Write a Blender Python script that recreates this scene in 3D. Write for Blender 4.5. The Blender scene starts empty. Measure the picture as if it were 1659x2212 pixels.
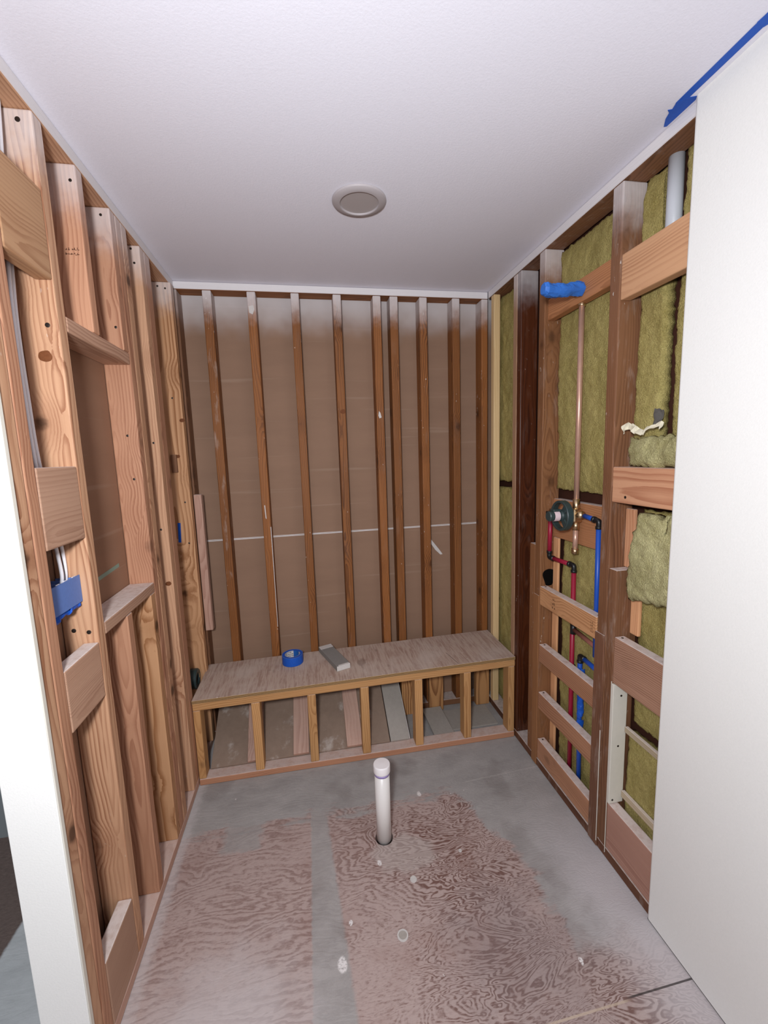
import bpy, bmesh, math, random
from mathutils import Vector, Matrix, noise as mnoise
random.seed(7)
SC = bpy.context.scene
COL = SC.collection
PI = math.pi

# ------------------------------------------------------------------ camera, light, exposure
CAM_POS = (0.602854588, 0.0, 1.557903)
YAW, PITCH, ROLL = -0.173818919, 0.133971859, -0.0325672
cy, sy, cp, sp = math.cos(YAW), math.sin(YAW), math.cos(PITCH), math.sin(PITCH)
fwd = Vector((-sy * cp, cy * cp, -sp)); rgt = Vector((cy, sy, 0)); up = rgt.cross(fwd)
r2 = math.cos(ROLL) * rgt + math.sin(ROLL) * up
u2 = -math.sin(ROLL) * rgt + math.cos(ROLL) * up
cd = bpy.data.cameras.new('camera'); cam = bpy.data.objects.new('camera', cd); COL.objects.link(cam)
m = Matrix((r2, u2, -fwd)).transposed().to_4x4(); m.translation = Vector(CAM_POS); cam.matrix_world = m
cd.sensor_fit = 'VERTICAL'; cd.sensor_height = 24.0; cd.lens = 909.911 * 24.0 / 2212.0
cd.clip_start = 0.02
SC.camera = cam

SC.view_settings.view_transform = 'Standard'; SC.view_settings.look = 'None'
SC.view_settings.gamma = 1.0; SC.view_settings.use_curve_mapping = False
SC.view_settings.exposure = 0.0

w = bpy.data.worlds.new('room_ambience'); SC.world = w; w.use_nodes = True
w.node_tree.nodes['Background'].inputs[0].default_value = (0.90, 0.93, 1.0, 1)
w.node_tree.nodes['Background'].inputs[1].default_value = 0.62

def area(name, loc, aim, size, power, col=(1, 1, 1)):
    l = bpy.data.lights.new(name, 'AREA'); l.shape = 'DISK'; l.size = size; l.energy = power; l.color = col
    o = bpy.data.objects.new(name, l); COL.objects.link(o); o.location = loc
    o.rotation_euler = (Vector(aim) - Vector(loc)).to_track_quat('-Z', 'Y').to_euler(); o['kind'] = 'helper'
    return o
area('camera_flash', (0.44, -0.12, 1.72), (0.75, 2.0, 1.45), 0.16, 33.0, (0.965, 0.995, 1.03))  # stands for the flash beside the camera, out of view

area('hall_fill', (-0.85, 1.15, 2.30), (-0.85, 1.15, 0.0), 0.20, 7.0, (0.96, 0.99, 1.0))  # added fill to brighten the hall floor; no lamp is seen there

# ------------------------------------------------------------------ node helpers
def S(r, g, b):
    f = lambda c: (c / 255 / 12.92) if c / 255 <= 0.04045 else ((c / 255 + 0.055) / 1.055) ** 2.4
    return (f(r), f(g), f(b), 1.0)

class NT:
    def __init__(s, name):
        s.mat = bpy.data.materials.new(name); s.mat.use_nodes = True
        s.t = s.mat.node_tree; s.bsdf = s.t.nodes['Principled BSDF']
    def n(s, kind, **kw):
        q = s.t.nodes.new(kind)
        for k, v in kw.items(): setattr(q, k, v)
        return q
    def put(s, sock, v):
        if isinstance(v, bpy.types.NodeSocket): s.t.links.new(v, sock)
        else: sock.default_value = v
    def m(s, op, a, b=0.0, c=None, clamp=False):
        q = s.n('ShaderNodeMath', operation=op, use_clamp=clamp)
        s.put(q.inputs[0], a); s.put(q.inputs[1], b)
        if c is not None: s.put(q.inputs[2], c)
        return q.outputs[0]
    def v(s, op, a, b=(0, 0, 0), out=0):
        q = s.n('ShaderNodeVectorMath', operation=op); s.put(q.inputs[0], a)
        if op == 'SCALE': s.put(q.inputs['Scale'], b)
        else: s.put(q.inputs[1], b)
        return q.outputs[out]
    def sep(s, a):
        q = s.n('ShaderNodeSeparateXYZ'); s.put(q.inputs[0], a); return q.outputs
    def comb(s, x, y, z):
        q = s.n('ShaderNodeCombineXYZ')
        for i, k in enumerate((x, y, z)): s.put(q.inputs[i], k)
        return q.outputs[0]
    def noise(s, vec, scale=5.0, detail=3.0, rough=0.5, dist=0.0, col=False):
        q = s.n('ShaderNodeTexNoise'); s.put(q.inputs['Vector'], vec)
        q.inputs['Scale'].default_value = scale; q.inputs['Detail'].default_value = detail
        q.inputs['Roughness'].default_value = rough; q.inputs['Distortion'].default_value = dist
        return q.outputs[1 if col else 0]
    def ss(s, x, a, b):                      # smoothstep from a to b (a may exceed b)
        q = s.n('ShaderNodeMapRange', interpolation_type='SMOOTHSTEP'); s.put(q.inputs[0], x)
        if a <= b: q.inputs[1].default_value, q.inputs[2].default_value, q.inputs[3].default_value, q.inputs[4].default_value = a, b, 0, 1
        else: q.inputs[1].default_value, q.inputs[2].default_value, q.inputs[3].default_value, q.inputs[4].default_value = b, a, 1, 0
        return q.outputs[0]
    def mix(s, f, a, b, mode='MIX'):
        q = s.n('ShaderNodeMix', data_type='RGBA', blend_type=mode)
        s.put(q.inputs[0], f); s.put(q.inputs[6], a); s.put(q.inputs[7], b)
        return q.outputs[2]
    def pos(s): return s.n('ShaderNodeNewGeometry').outputs['Position']
    def nor(s): return s.n('ShaderNodeNewGeometry').outputs['Normal']
    def obj(s): return s.n('ShaderNodeTexCoord').outputs['Object']
    def rnd(s): return s.n('ShaderNodeObjectInfo').outputs['Random']
    def bump(s, h, strength=0.3, dist=0.002):
        q = s.n('ShaderNodeBump'); q.inputs['Strength'].default_value = strength; q.inputs['Distance'].default_value = dist
        s.put(q.inputs['Height'], h); s.t.links.new(q.outputs[0], s.bsdf.inputs['Normal'])
    def out(s, col, rough=0.7, spec=0.3, metal=0.0):
        s.put(s.bsdf.inputs['Base Color'], col); s.put(s.bsdf.inputs['Roughness'], rough)
        s.bsdf.inputs['Specular IOR Level'].default_value = spec; s.put(s.bsdf.inputs['Metallic'], metal)
        return s.mat

_cache = {}
def wood(light, dark, axis='Z', knots=0.5, spray=0.0, dust=0.75, rough=0.62, spec=0.3, ring=0.0085, contrast=0.55, worn=0.0, hue=0.12, splat=0.0, key=None):
    k = (light, dark, axis, knots, spray, dust, rough, ring, contrast, worn, splat, spec)
    if k in _cache: return _cache[k]
    N = NT('wood_%s_%d' % (axis, len(_cache)))
    o = N.sep(N.obj()); rnd = N.rnd()
    if axis == 'Z': x, y, z = o[0], o[1], o[2]
    elif axis == 'Y': x, y, z = o[0], o[2], o[1]
    else: x, y, z = o[1], o[2], o[0]
    off = N.m('MULTIPLY', rnd, 37.0)
    P = N.comb(x, y, z)
    Po = N.v('ADD', P, N.comb(off, N.m('MULTIPLY', rnd, 91.0), N.m('MULTIPLY', rnd, 53.0)))
    # knots
    sc = (7.0, 7.0, 3.0)
    vs = N.v('MULTIPLY', Po, sc)
    vor = N.n('ShaderNodeTexVoronoi', feature='F1'); N.put(vor.inputs['Vector'], vs); vor.inputs['Scale'].default_value = 1.0
    dv = N.v('DIVIDE', N.v('SUBTRACT', vs, vor.outputs['Position']), sc)
    kd = N.v('LENGTH', N.v('MULTIPLY', dv, (1.0, 1.0, 0.75)), out=1)
    kwob = N.m('MULTIPLY', N.m('SUBTRACT', N.noise(Po, 60, 2), 0.5), 0.012)
    kd = N.m('ADD', kd, kwob)
    kmask = N.m('MULTIPLY', N.ss(kd, 0.024, 0.009), knots)
    khalo = N.m('MULTIPLY', N.ss(kd, 0.075, 0.010), knots)
    # rings round a random pith, wandering along the board
    w1 = N.m('MULTIPLY', N.m('SUBTRACT', N.noise(N.v('MULTIPLY', Po, (3, 3, 1.3)), 1.0, 2), 0.5), 0.085)
    w2 = N.m('MULTIPLY', N.m('SUBTRACT', N.noise(N.v('MULTIPLY', Po, (25, 25, 2.5)), 1.0, 3), 0.5), 0.012)
    px = N.m('ADD', x, N.m('MULTIPLY', N.m('SUBTRACT', N.m('FRACT', N.m('MULTIPLY', rnd, 7.3)), 0.5), 0.10))
    py = N.m('ADD', y, N.m('ADD', 0.02, N.m('MULTIPLY', N.m('FRACT', N.m('MULTIPLY', rnd, 13.1)), 0.05)))
    rr = N.m('SQRT', N.m('ADD', N.m('MULTIPLY', px, px), N.m('MULTIPLY', py, py)))
    rr = N.m('ADD', N.m('ADD', rr, w1), N.m('ADD', w2, N.m('MULTIPLY', khalo, 0.03)))
    rg = N.m('FRACT', N.m('DIVIDE', rr, ring))
    band = N.m('MULTIPLY', N.ss(rg, 0.25, 0.9), N.ss(rg, 1.0, 0.93))
    fib = N.noise(N.v('MULTIPLY', Po, (260, 260, 5)), 1.0, 2, 0.6)
    big = N.noise(N.v('MULTIPLY', Po, (9, 9, 1.2)), 1.0, 2)
    f = N.m('ADD', N.m('MULTIPLY', band, N.m('MULTIPLY', contrast, N.m('ADD', 0.45, N.m('MULTIPLY', N.ss(N.noise(N.v('MULTIPLY', Po, (14, 14, 1.6)), 1.0, 2), 0.35, 0.65), 0.75)))), N.m('MULTIPLY', N.m('SUBTRACT', fib, 0.5), 0.5))
    f = N.m('ADD', f, N.m('MULTIPLY', N.m('SUBTRACT', big, 0.5), 0.9), clamp=True)
    col = N.mix(f, light, dark)
    tone = N.m('ADD', 1.0 - hue, N.m('MULTIPLY', N.m('FRACT', N.m('MULTIPLY', rnd, 5.7)), 2 * hue))
    col = N.v('SCALE', col, tone)
    col = N.mix(N.m('MULTIPLY', khalo, 0.45), col, dark)
    col = N.mix(N.m('MULTIPLY', kmask, 0.85), col, tuple(c * 0.22 for c in dark[:3]) + (1,))
    wp = N.pos(); ws = N.sep(wp)
    if worn:                                     # grey dusting and scuffs left on old lumber
        wn = N.ss(N.noise(N.v('MULTIPLY', wp, (30, 30, 7)), 1.0, 4, 0.65), 0.52, 0.75)
        col = N.mix(N.m('MULTIPLY', wn, worn), col, S(176, 158, 146))
    if splat:                                    # little drops and smears of white joint compound
        sp_ = N.ss(N.noise(N.v('MULTIPLY', wp, (1, 1, 0.45)), 85, 2, 0.5), 0.70, 0.735)
        sp2 = N.ss(N.noise(wp, 3.0, 2), 0.45, 0.65)
        col = N.mix(N.m('MULTIPLY', N.m('MULTIPLY', sp_, sp2), splat), col, S(225, 220, 212))
    if spray:                                    # overspray of white ceiling paint on the top of the framing
        nz = N.m('MULTIPLY', N.m('SUBTRACT', N.noise(wp, 22, 3), 0.5), 0.10)
        h = N.ss(N.m('ADD', ws[2], nz), 2.22, 2.40)
        hf = N.ss(N.m('ADD', ws[2], N.m('MULTIPLY', nz, 0.15)), 2.385, 2.405)
        h = N.m('MAXIMUM', N.m('MULTIPLY', h, 0.72), hf)
        nrm = N.sep(N.nor())
        h = N.m('MULTIPLY', h, N.ss(nrm[2], -0.6, -0.3))
        col = N.mix(N.m('MULTIPLY', h, spray), col, S(226, 221, 222))
    if dust:
        nrm = N.sep(N.nor())
        dn = N.ss(N.noise(wp, 45, 4, 0.6), 0.25, 0.6)
        up_ = N.m('MULTIPLY', N.ss(nrm[2], 0.55, 0.85), N.m('ADD', 0.6, N.m('MULTIPLY', dn, 0.4)))
        col = N.mix(N.m('MULTIPLY', up_, dust), col, S(222, 208, 202))
    N.bump(N.m('ADD', fib, N.m('MULTIPLY', band, 0.6)), 0.25, 0.0012)
    _cache[k] = N.out(col, rough, spec)
    return _cache[k]

FIR = (S(194, 150, 118), S(152, 104, 76))          # fresh fir
FIRB = (S(184, 146, 122), S(146, 104, 82))         # slightly pink block
REDW = (S(142, 88, 44), S(84, 46, 20))            # old stained studs, back
DARK = (S(128, 88, 62), S(84, 52, 34))             # old brown studs, right
GRAYW = (S(150, 118, 92), S(112, 80, 58))
PALE = (S(214, 184, 138), S(188, 150, 100))
PINK = (S(190, 152, 134), S(160, 116, 98))
TAN = (S(196, 148, 98), S(156, 106, 62))
def W(c, axis='Z', **k): return wood(c[0], c[1], axis, **k)

def plain(name, col, rough=0.6, spec=0.4, metal=0.0, nscale=0, namp=0.1, bump=0.0):
    N = NT(name); c = col
    if nscale:
        n = N.noise(N.obj(), nscale, 4, 0.6)
        c = N.v('SCALE', N.mix(1.0, col, col), N.m('ADD', 1 - namp, N.m('MULTIPLY', n, 2 * namp)))
        if bump: N.bump(n, bump, 0.003)
    return N.out(c, rough, spec, metal)

# painted ceiling / finished drywall
def painted(name, col, scale=160, amt=0.35):
    N = NT(name); p = N.pos()
    n = N.noise(p, scale, 3, 0.6)
    c = N.v('SCALE', N.mix(1.0, col, col), N.m('ADD', 0.96, N.m('MULTIPLY', n, 0.08)))
    N.bump(n, amt, 0.002)
    return N.out(c, 0.75, 0.25)
M_CEIL = painted('ceiling_paint', S(233, 231, 241), 190, 0.22)
M_PANEL = painted('wall_paint', S(234, 232, 228), 220, 0.2)

# brown kraft face of the drywall, with painted overspray near the ceiling
def kraft(name, col, over=True):
    N = NT(name); p = N.pos(); s = N.sep(p)
    n = N.noise(N.v('MULTIPLY', p, (3, 3, 14)), 1.0, 3, 0.6)
    f = N.noise(p, 420, 2, 0.6)
    st = N.ss(N.noise(N.v('MULTIPLY', p, (1.2, 1.2, 30)), 1.0, 2), 0.62, 0.75)
    c = N.v('SCALE', N.mix(1.0, col, col), N.m('ADD', 0.80, N.m('ADD', N.m('MULTIPLY', n, 0.22), N.m('MULTIPLY', f, 0.18))))
    c = N.mix(N.m('MULTIPLY', st, 0.12), c, S(205, 185, 165))
    if over:
        nz = N.m('MULTIPLY', N.m('SUBTRACT', N.noise(p, 9, 2), 0.5), 0.10)
        h = N.ss(N.m('ADD', s[2], nz), 2.18, 2.42)
        c = N.mix(N.m('MULTIPLY', h, 0.75), c, S(214, 210, 212))
    return N.out(c, 0.8, 0.25)
M_KRAFT = kraft('kraft_paper', S(142, 112, 92))
M_KRAFTL = kraft('kraft_paper_side', S(146, 110, 88), False)
M_SHEATH = plain('dark_sheathing', S(62, 34, 24), 0.85, 0.2, 0, 30, 0.25)

# mineral wool
def wool(name, a, b):
    N = NT(name); p = N.pos()
    n1 = N.noise(N.v('MULTIPLY', p, (1, 1, 0.55)), 16, 4, 0.65)
    n2 = N.noise(p, 190, 3, 0.7, 1.0)
    n3 = N.noise(p, 55, 3, 0.6, 2.0)
    f = N.m('ADD', N.m('MULTIPLY', n1, 0.9), N.m('ADD', N.m('MULTIPLY', n2, 0.7), N.m('SUBTRACT', N.m('MULTIPLY', n3, 0.5), 0.55)), clamp=True)
    c = N.mix(f, a, b)
    N.bump(N.m('ADD', n2, n3), 0.9, 0.006)
    return N.out(c, 0.95, 0.1)
M_WOOL = wool('mineral_wool', S(132, 116, 58), S(206, 190, 126))
M_WOOL2 = wool('mineral_wool_pale', S(148, 138, 86), S(214, 206, 158))

def floor_mat():
    N = NT('subfloor'); p = N.pos(); s = N.sep(p); x, y = s[0], s[1]
    # figured plywood: contour lines of a stretched field, long way across the room
    q = N.comb(N.m('MULTIPLY', x, 3.4), N.m('MULTIPLY', y, 8.5), 0.0)
    wob = N.noise(q, 1.0, 4, 0.55, 0.5)
    fld = N.m('ADD', N.m('MULTIPLY', y, 0.62), N.m('MULTIPLY', wob, N.m('ADD', 0.16, N.m('MULTIPLY', N.ss(x, 0.5, 1.1), 0.30))))
    fr = N.m('FRACT', N.m('MULTIPLY', fld, 60.0))
    fine = N.noise(N.v('MULTIPLY', p, (60, 170, 1)), 1.0, 3, 0.65)
    line = N.m('MULTIPLY', N.ss(fr, 0.30, 0.62), N.ss(fr, 1.0, 0.82))
    big = N.noise(p, 3.2, 4, 0.6)
    vis = N.ss(N.m('ADD', big, N.m('MULTIPLY', N.m('SUBTRACT', fine, 0.5), 0.8)), 0.28, 0.62)
    c = N.mix(N.m('MULTIPLY', N.m('MULTIPLY', line, N.m('MULTIPLY', vis, N.m('ADD', 0.55, N.m('MULTIPLY', N.ss(x, 0.55, 0.95), 0.45)))), 1.0), S(184, 163, 157), S(118, 86, 78))
    c = N.mix(N.m('MULTIPLY', N.ss(fine, 0.45, 0.78), 0.42), c, S(134, 108, 102))
    redd = N.ss(N.noise(p, 5.0, 3, 0.6), 0.50, 0.70)
    c = N.mix(N.m('MULTIPLY', redd, 0.22), c, S(132, 90, 76))
    # grey thin-set: along the bench, beside the right plate, one strip down the middle
    e = N.m('MULTIPLY', N.m('SUBTRACT', N.noise(p, 9, 4, 0.6), 0.5), 0.16)
    e2 = N.m('MULTIPLY', N.m('SUBTRACT', N.noise(p, 40, 3, 0.6), 0.5), 0.05)
    e3 = N.m('MULTIPLY', N.m('SUBTRACT', N.noise(N.v('MULTIPLY', p, (5, 34, 1)), 1.0, 4, 0.6), 0.5), 0.26)
    rear = N.ss(N.m('ADD', y, N.m('ADD', e, N.m('ADD', e2, e3))), 1.650, 1.72)
    # boundary running from (1.15,1.75) to (1.33,1.2) then (1.40,0.85)
    bx = N.m('SUBTRACT', N.m('ADD', x, N.m('MULTIPLY', e3, 0.35)), N.m('ADD', 1.33, N.m('MULTIPLY', N.m('MAXIMUM', N.m('SUBTRACT', y, 1.3), 0.0), -0.42)))
    right = N.ss(N.m('ADD', bx, N.m('MULTIPLY', e, 0.8)), 0.0, 0.035)
    right = N.m('MULTIPLY', right, N.ss(N.m('ADD', y, e), 0.93, 1.08))
    sx = N.m('ADD', x, N.m('MULTIPLY', e2, 0.35))
    strip = N.m('MULTIPLY', N.ss(sx, 0.526, 0.536), N.ss(N.m('ADD', sx, N.m('MULTIPLY', N.m('SUBTRACT', y, 1.3), 0.08)), 0.638, 0.622))
    strip = N.m('MULTIPLY', strip, 0.9)
    pa = N.m('MULTIPLY', N.m('MULTIPLY', N.ss(N.m('ADD', sx, e), 0.14, 0.18), N.ss(N.m('ADD', sx, e2), 0.34, 0.31)), N.m('MULTIPLY', N.ss(N.m('ADD', y, N.m('ADD', e2, N.m('MULTIPLY', e3, 0.5))), 1.56, 1.60), 0.8))
    ring = N.v('LENGTH', N.v('SUBTRACT', N.comb(x, N.m('MULTIPLY', y, 1.5), 0.0), (0.885, 2.16, 0.0)), out=1)
    pat2 = N.m('MULTIPLY', N.ss(N.m('ADD', ring, e), 0.14, 0.10), 0.55)
    g = N.m('MAXIMUM', N.m('MAXIMUM', rear, right), N.m('MAXIMUM', strip, pa))
    gn = N.noise(N.v('MULTIPLY', p, (1, 1.6, 1)), 7, 5, 0.65)
    gcol = N.mix(gn, S(134, 132, 130), S(190, 186, 184))
    dk = N.ss(N.noise(p, 4.0, 3), 0.55, 0.66)
    gcol = N.v('SCALE', gcol, N.m('ADD', 0.90, N.m('MULTIPLY', N.noise(p, 260, 2, 0.6), 0.2)))
    gcol = N.mix(N.m('MULTIPLY', dk, 0.35), gcol, S(120, 114, 110))
    c = N.mix(N.m('MULTIPLY', g, 0.94), c, gcol)
    c = N.mix(pat2, c, S(186, 174, 168))
    # pale dusty front-left, and along the right wall
    d1 = N.v('LENGTH', N.v('SUBTRACT', p, (0.28, 0.98, 0.0)), out=1)
    c = N.mix(N.m('MULTIPLY', N.ss(N.m('ADD', d1, N.m('MULTIPLY', e, 2.0)), 0.36, 0.10), 0.62), c, S(204, 196, 196))
    d2 = N.ss(N.m('ADD', N.m('SUBTRACT', x, N.m('MULTIPLY', y, -0.15)), N.m('MULTIPLY', e, 1.0)), 1.50, 1.74)
    c = N.mix(N.m('MULTIPLY', N.m('MULTIPLY', d2, N.ss(y, 1.65, 1.15)), 0.75), c, S(206, 200, 202))
    dl = N.m('MULTIPLY', N.ss(N.m('ADD', x, e2), 0.05, 0.012), N.m('MULTIPLY', N.ss(x, -0.02, 0.0), 0.5))
    c = N.mix(dl, c, S(205, 200, 200))
    # scuffed grey-violet wash in the near centre
    d3 = N.v('LENGTH', N.v('SUBTRACT', p, (1.18, 1.05, 0.0)), out=1)
    c = N.mix(N.m('MULTIPLY', N.ss(N.m('ADD', d3, N.m('MULTIPLY', e, 2.5)), 0.34, 0.06), 0.42), c, S(134, 122, 122))
    # specks and blobs of white compound
    spk = N.ss(N.noise(p, 46, 2, 0.4), 0.755, 0.785)
    spk = N.m('MULTIPLY', spk, N.ss(N.noise(p, 5.5, 2), 0.45, 0.6))
    c = N.mix(spk, c, S(228, 222, 220))
    for (bx_, by_, r_) in ((0.622, 1.118, 0.021), (0.659, 1.233, 0.009), (1.024, 1.71, 0.014), (1.344, 0.983, 0.010), (0.79, 1.42, 0.012)):
        dd = N.v('LENGTH', N.v('MULTIPLY', N.v('SUBTRACT', p, (bx_, by_, 0.0)), (1.2, 0.8, 1)), out=1)
        mk = N.m('MULTIPLY', N.ss(N.m('ADD', dd, N.m('MULTIPLY', e2, 0.25)), r_, r_ * 0.6), N.ss(N.noise(p, 150, 3, 0.7), 0.36, 0.5))
        c = N.mix(mk, c, S(232, 226, 224))
    # panel joints
    j1 = N.m('MULTIPLY', N.ss(N.m('ABSOLUTE', N.m('SUBTRACT', y, N.m('ADD', 0.862, N.m('MULTIPLY', x, 0.010)))), 0.0030, 0.0018), N.ss(x, 1.40, 1.44))
    c = N.mix(N.m('MULTIPLY', j1, 0.85), c, S(52, 46, 44))
    j2 = N.m('MULTIPLY', N.ss(N.m('ABSOLUTE', N.m('SUBTRACT', y, N.m('ADD', 0.857, N.m('MULTIPLY', x, 0.010)))), 0.0035, 0.0022), N.m('MULTIPLY', N.ss(x, 1.43, 1.40), N.ss(x, 1.1, 1.2)))
    c = N.mix(N.m('MULTIPLY', j2, 0.75), c, S(200, 180, 160))
    j3 = N.m('MULTIPLY', N.ss(N.m('ABSOLUTE', N.m('SUBTRACT', N.m('ADD', y, N.m('MULTIPLY', e2, 0.2)), N.m('ADD', 1.67, N.m('MULTIPLY', x, 0.05)))), 0.004, 0.001), N.ss(x, 1.2, 1.3))
    c = N.mix(N.m('MULTIPLY', j3, 0.35), c, S(205, 200, 196))
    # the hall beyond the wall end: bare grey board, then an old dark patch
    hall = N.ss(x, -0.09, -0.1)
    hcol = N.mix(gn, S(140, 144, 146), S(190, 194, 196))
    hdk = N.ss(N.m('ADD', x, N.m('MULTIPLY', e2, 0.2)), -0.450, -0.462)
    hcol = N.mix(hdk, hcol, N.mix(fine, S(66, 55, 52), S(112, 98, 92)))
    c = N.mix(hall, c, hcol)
    N.bump(N.m('ADD', N.m('MULTIPLY', line, -0.4), N.m('ADD', fine, N.m('MULTIPLY', g, 1.2))), 0.25, 0.002)
    return N.out(c, N.m('ADD', 0.55, N.m('MULTIPLY', gn, 0.2)), 0.3)
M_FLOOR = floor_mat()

def tape_mat(name, col):
    N = NT(name); p = N.obj()
    n = N.noise(p, 120, 3, 0.6)
    c = N.v('SCALE', N.mix(1.0, col, col), N.m('ADD', 0.88, N.m('MULTIPLY', n, 0.24)))
    N.bump(n, 0.25, 0.001)
    return N.out(c, 0.5, 0.35)
M_TAPE = tape_mat('blue_masking_tape', S(22, 84, 184))
M_TAPE2 = tape_mat('blue_tape_dusty', S(92, 122, 184))
M_WHITE = plain('white_plastic', S(226, 220, 216), 0.35, 0.5)
M_CABLE = plain('cable_jacket', S(226, 222, 226), 0.4, 0.5)
M_PURPLE = plain('purple_primer', S(168, 152, 206), 0.4, 0.5)
M_COPPER = plain('copper', S(204, 162, 142), 0.34, 0.5, 0.45, 60, 0.12)
M_BRASS = plain('solder_brass', S(206, 178, 140), 0.35, 0.5, 1.0)
M_RED = plain('red_pex', S(150, 22, 52), 0.4, 0.5)
M_BLUEP = plain('blue_pex', S(28, 78, 176), 0.4, 0.5)
M_BLACK = plain('black_fitting', S(22, 22, 24), 0.4, 0.5)
M_VALVE = plain('dark_green_plastic', S(48, 62, 62), 0.42, 0.5)
M_LABEL = plain('paper_label', S(220, 196, 200), 0.7, 0.3, 0, 90, 0.15)
M_TRIM = plain('lamp_trim', S(176, 168, 170), 0.5, 0.4)
M_LENS = plain('lamp_lens', S(172, 163, 162), 0.55, 0.4)
M_SLATE = plain('grey_cement', S(170, 162, 154), 0.85, 0.2, 0, 60, 0.12, 0.3)
M_SLATED = plain('grey_block_face', S(138, 134, 130), 0.85, 0.2, 0, 90, 0.10, 0.3)
M_DUSTY = plain('plaster_dust', S(206, 200, 196), 0.9, 0.1, 0, 120, 0.1)
M_CREAM = plain('white_primed', S(214, 208, 196), 0.7, 0.3, 0, 40, 0.05)
M_GREENT = plain('green_joint_tape', S(132, 150, 136), 0.7, 0.3)
M_WHITET = plain('white_joint_tape', S(216, 210, 208), 0.7, 0.3)
M_HOLE = plain('black_hole', S(8, 7, 7), 0.9, 0.1)
M_STEEL = plain('nail_steel', S(70, 62, 58), 0.4, 0.5, 0.8)
M_INK = plain('printed_ink', S(74, 44, 34), 0.8, 0.1)
M_INK2 = plain('faded_ink', S(112, 84, 70), 0.8, 0.1)
M_PAPER = plain('torn_paper', S(222, 214, 190), 0.85, 0.2)
M_GREY = plain('grey_felt', S(92, 88, 84), 0.9, 0.1)
M_HALL = plain('hall_paint', S(120, 126, 128), 0.8, 0.2)
M_GAP = plain('gap_shade', S(96, 92, 92), 0.8, 0.2)
M_CORE = plain('cardboard_core', S(170, 160, 150), 0.7, 0.2, 0, 60, 0.3)
M_DIRT = plain('dirty_wood', S(92, 70, 58), 0.8, 0.2, 0, 35, 0.4)
M_PVCV = plain('grey_white_pipe', S(196, 198, 204), 0.4, 0.4)

# ------------------------------------------------------------------ mesh helpers
def wloc(o):
    v = Vector(o.location)
    while o.parent: o = o.parent; v += o.location
    return v
def tag(o, label=None, cat=None, group=None, kind=None):
    if label: o['label'] = label
    if cat: o['category'] = cat
    if group: o['group'] = group
    if kind: o['kind'] = kind
    return o

def mesh_obj(name, bm, mats, parent=None, loc=None, smooth=False):
    me = bpy.data.meshes.new(name)
    if smooth:
        for f in bm.faces: f.smooth = True
    bm.normal_update(); bm.to_mesh(me); bm.free()
    for mm in (mats if isinstance(mats, (list, tuple)) else [mats]): me.materials.append(mm)
    o = bpy.data.objects.new(name, me); COL.objects.link(o)
    if loc is not None: o.location = loc
    if parent: o.parent = parent
    return o

def empty(name, loc=(0, 0, 0)):
    o = bpy.data.objects.new(name, None); COL.objects.link(o); o.location = loc; o.empty_display_size = 0.05
    return o

def box_bm(dx, dy, dz, bev=0.003, zbase=True, seg=2):
    bm = bmesh.new(); bmesh.ops.create_cube(bm, size=1.0)
    bmesh.ops.scale(bm, vec=(dx, dy, dz), verts=bm.verts)
    if bev: bmesh.ops.bevel(bm, geom=list(bm.edges), offset=min(bev, min(dx, dy, dz) * 0.4), segments=seg, profile=0.5, affect='EDGES')
    return bm

def board(name, X, Y, Z, mat, label=None, cat=None, group=None, kind=None, parent=None, bev=0.004, rot=None):
    loc = Vector(((X[0] + X[1]) / 2, (Y[0] + Y[1]) / 2, (Z[0] + Z[1]) / 2))
    bm = box_bm(X[1] - X[0], Y[1] - Y[0], Z[1] - Z[0], bev)
    if parent is not None: loc = loc - wloc(parent)
    o = mesh_obj(name, bm, mat, parent, loc)
    if rot: o.rotation_euler = rot
    return tag(o, label, cat, group, kind)

def cyl_bm(r, depth, seg=32, r2=None, bev=0.0):
    bm = bmesh.new()
    bmesh.ops.create_cone(bm, cap_ends=True, segments=seg, radius1=r, radius2=r if r2 is None else r2, depth=depth)
    if bev:
        ed = [e for e in bm.edges if abs(e.verts[0].co.z - e.verts[1].co.z) < 1e-6]
        bmesh.ops.bevel(bm, geom=ed, offset=bev, segments=2, affect='EDGES')
    return bm

def lathe_bm(prof, seg=48):
    bm = bmesh.new(); rings = []
    for (r, z) in prof:
        if r < 1e-6: rings.append([bm.verts.new((0, 0, z))])
        else: rings.append([bm.verts.new((r * math.cos(2 * PI * i / seg), r * math.sin(2 * PI * i / seg), z)) for i in range(seg)])
    for a, b in zip(rings[:-1], rings[1:]):
        for i in range(seg):
            j = (i + 1) % seg
            if len(a) == 1 and len(b) == 1: continue
            if len(a) == 1: bm.faces.new((a[0], b[j], b[i]))
            elif len(b) == 1: bm.faces.new((a[i], a[j], b[0]))
            else: bm.faces.new((a[i], a[j], b[j], b[i]))
    bmesh.ops.recalc_face_normals(bm, faces=bm.faces)
    return bm

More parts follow.
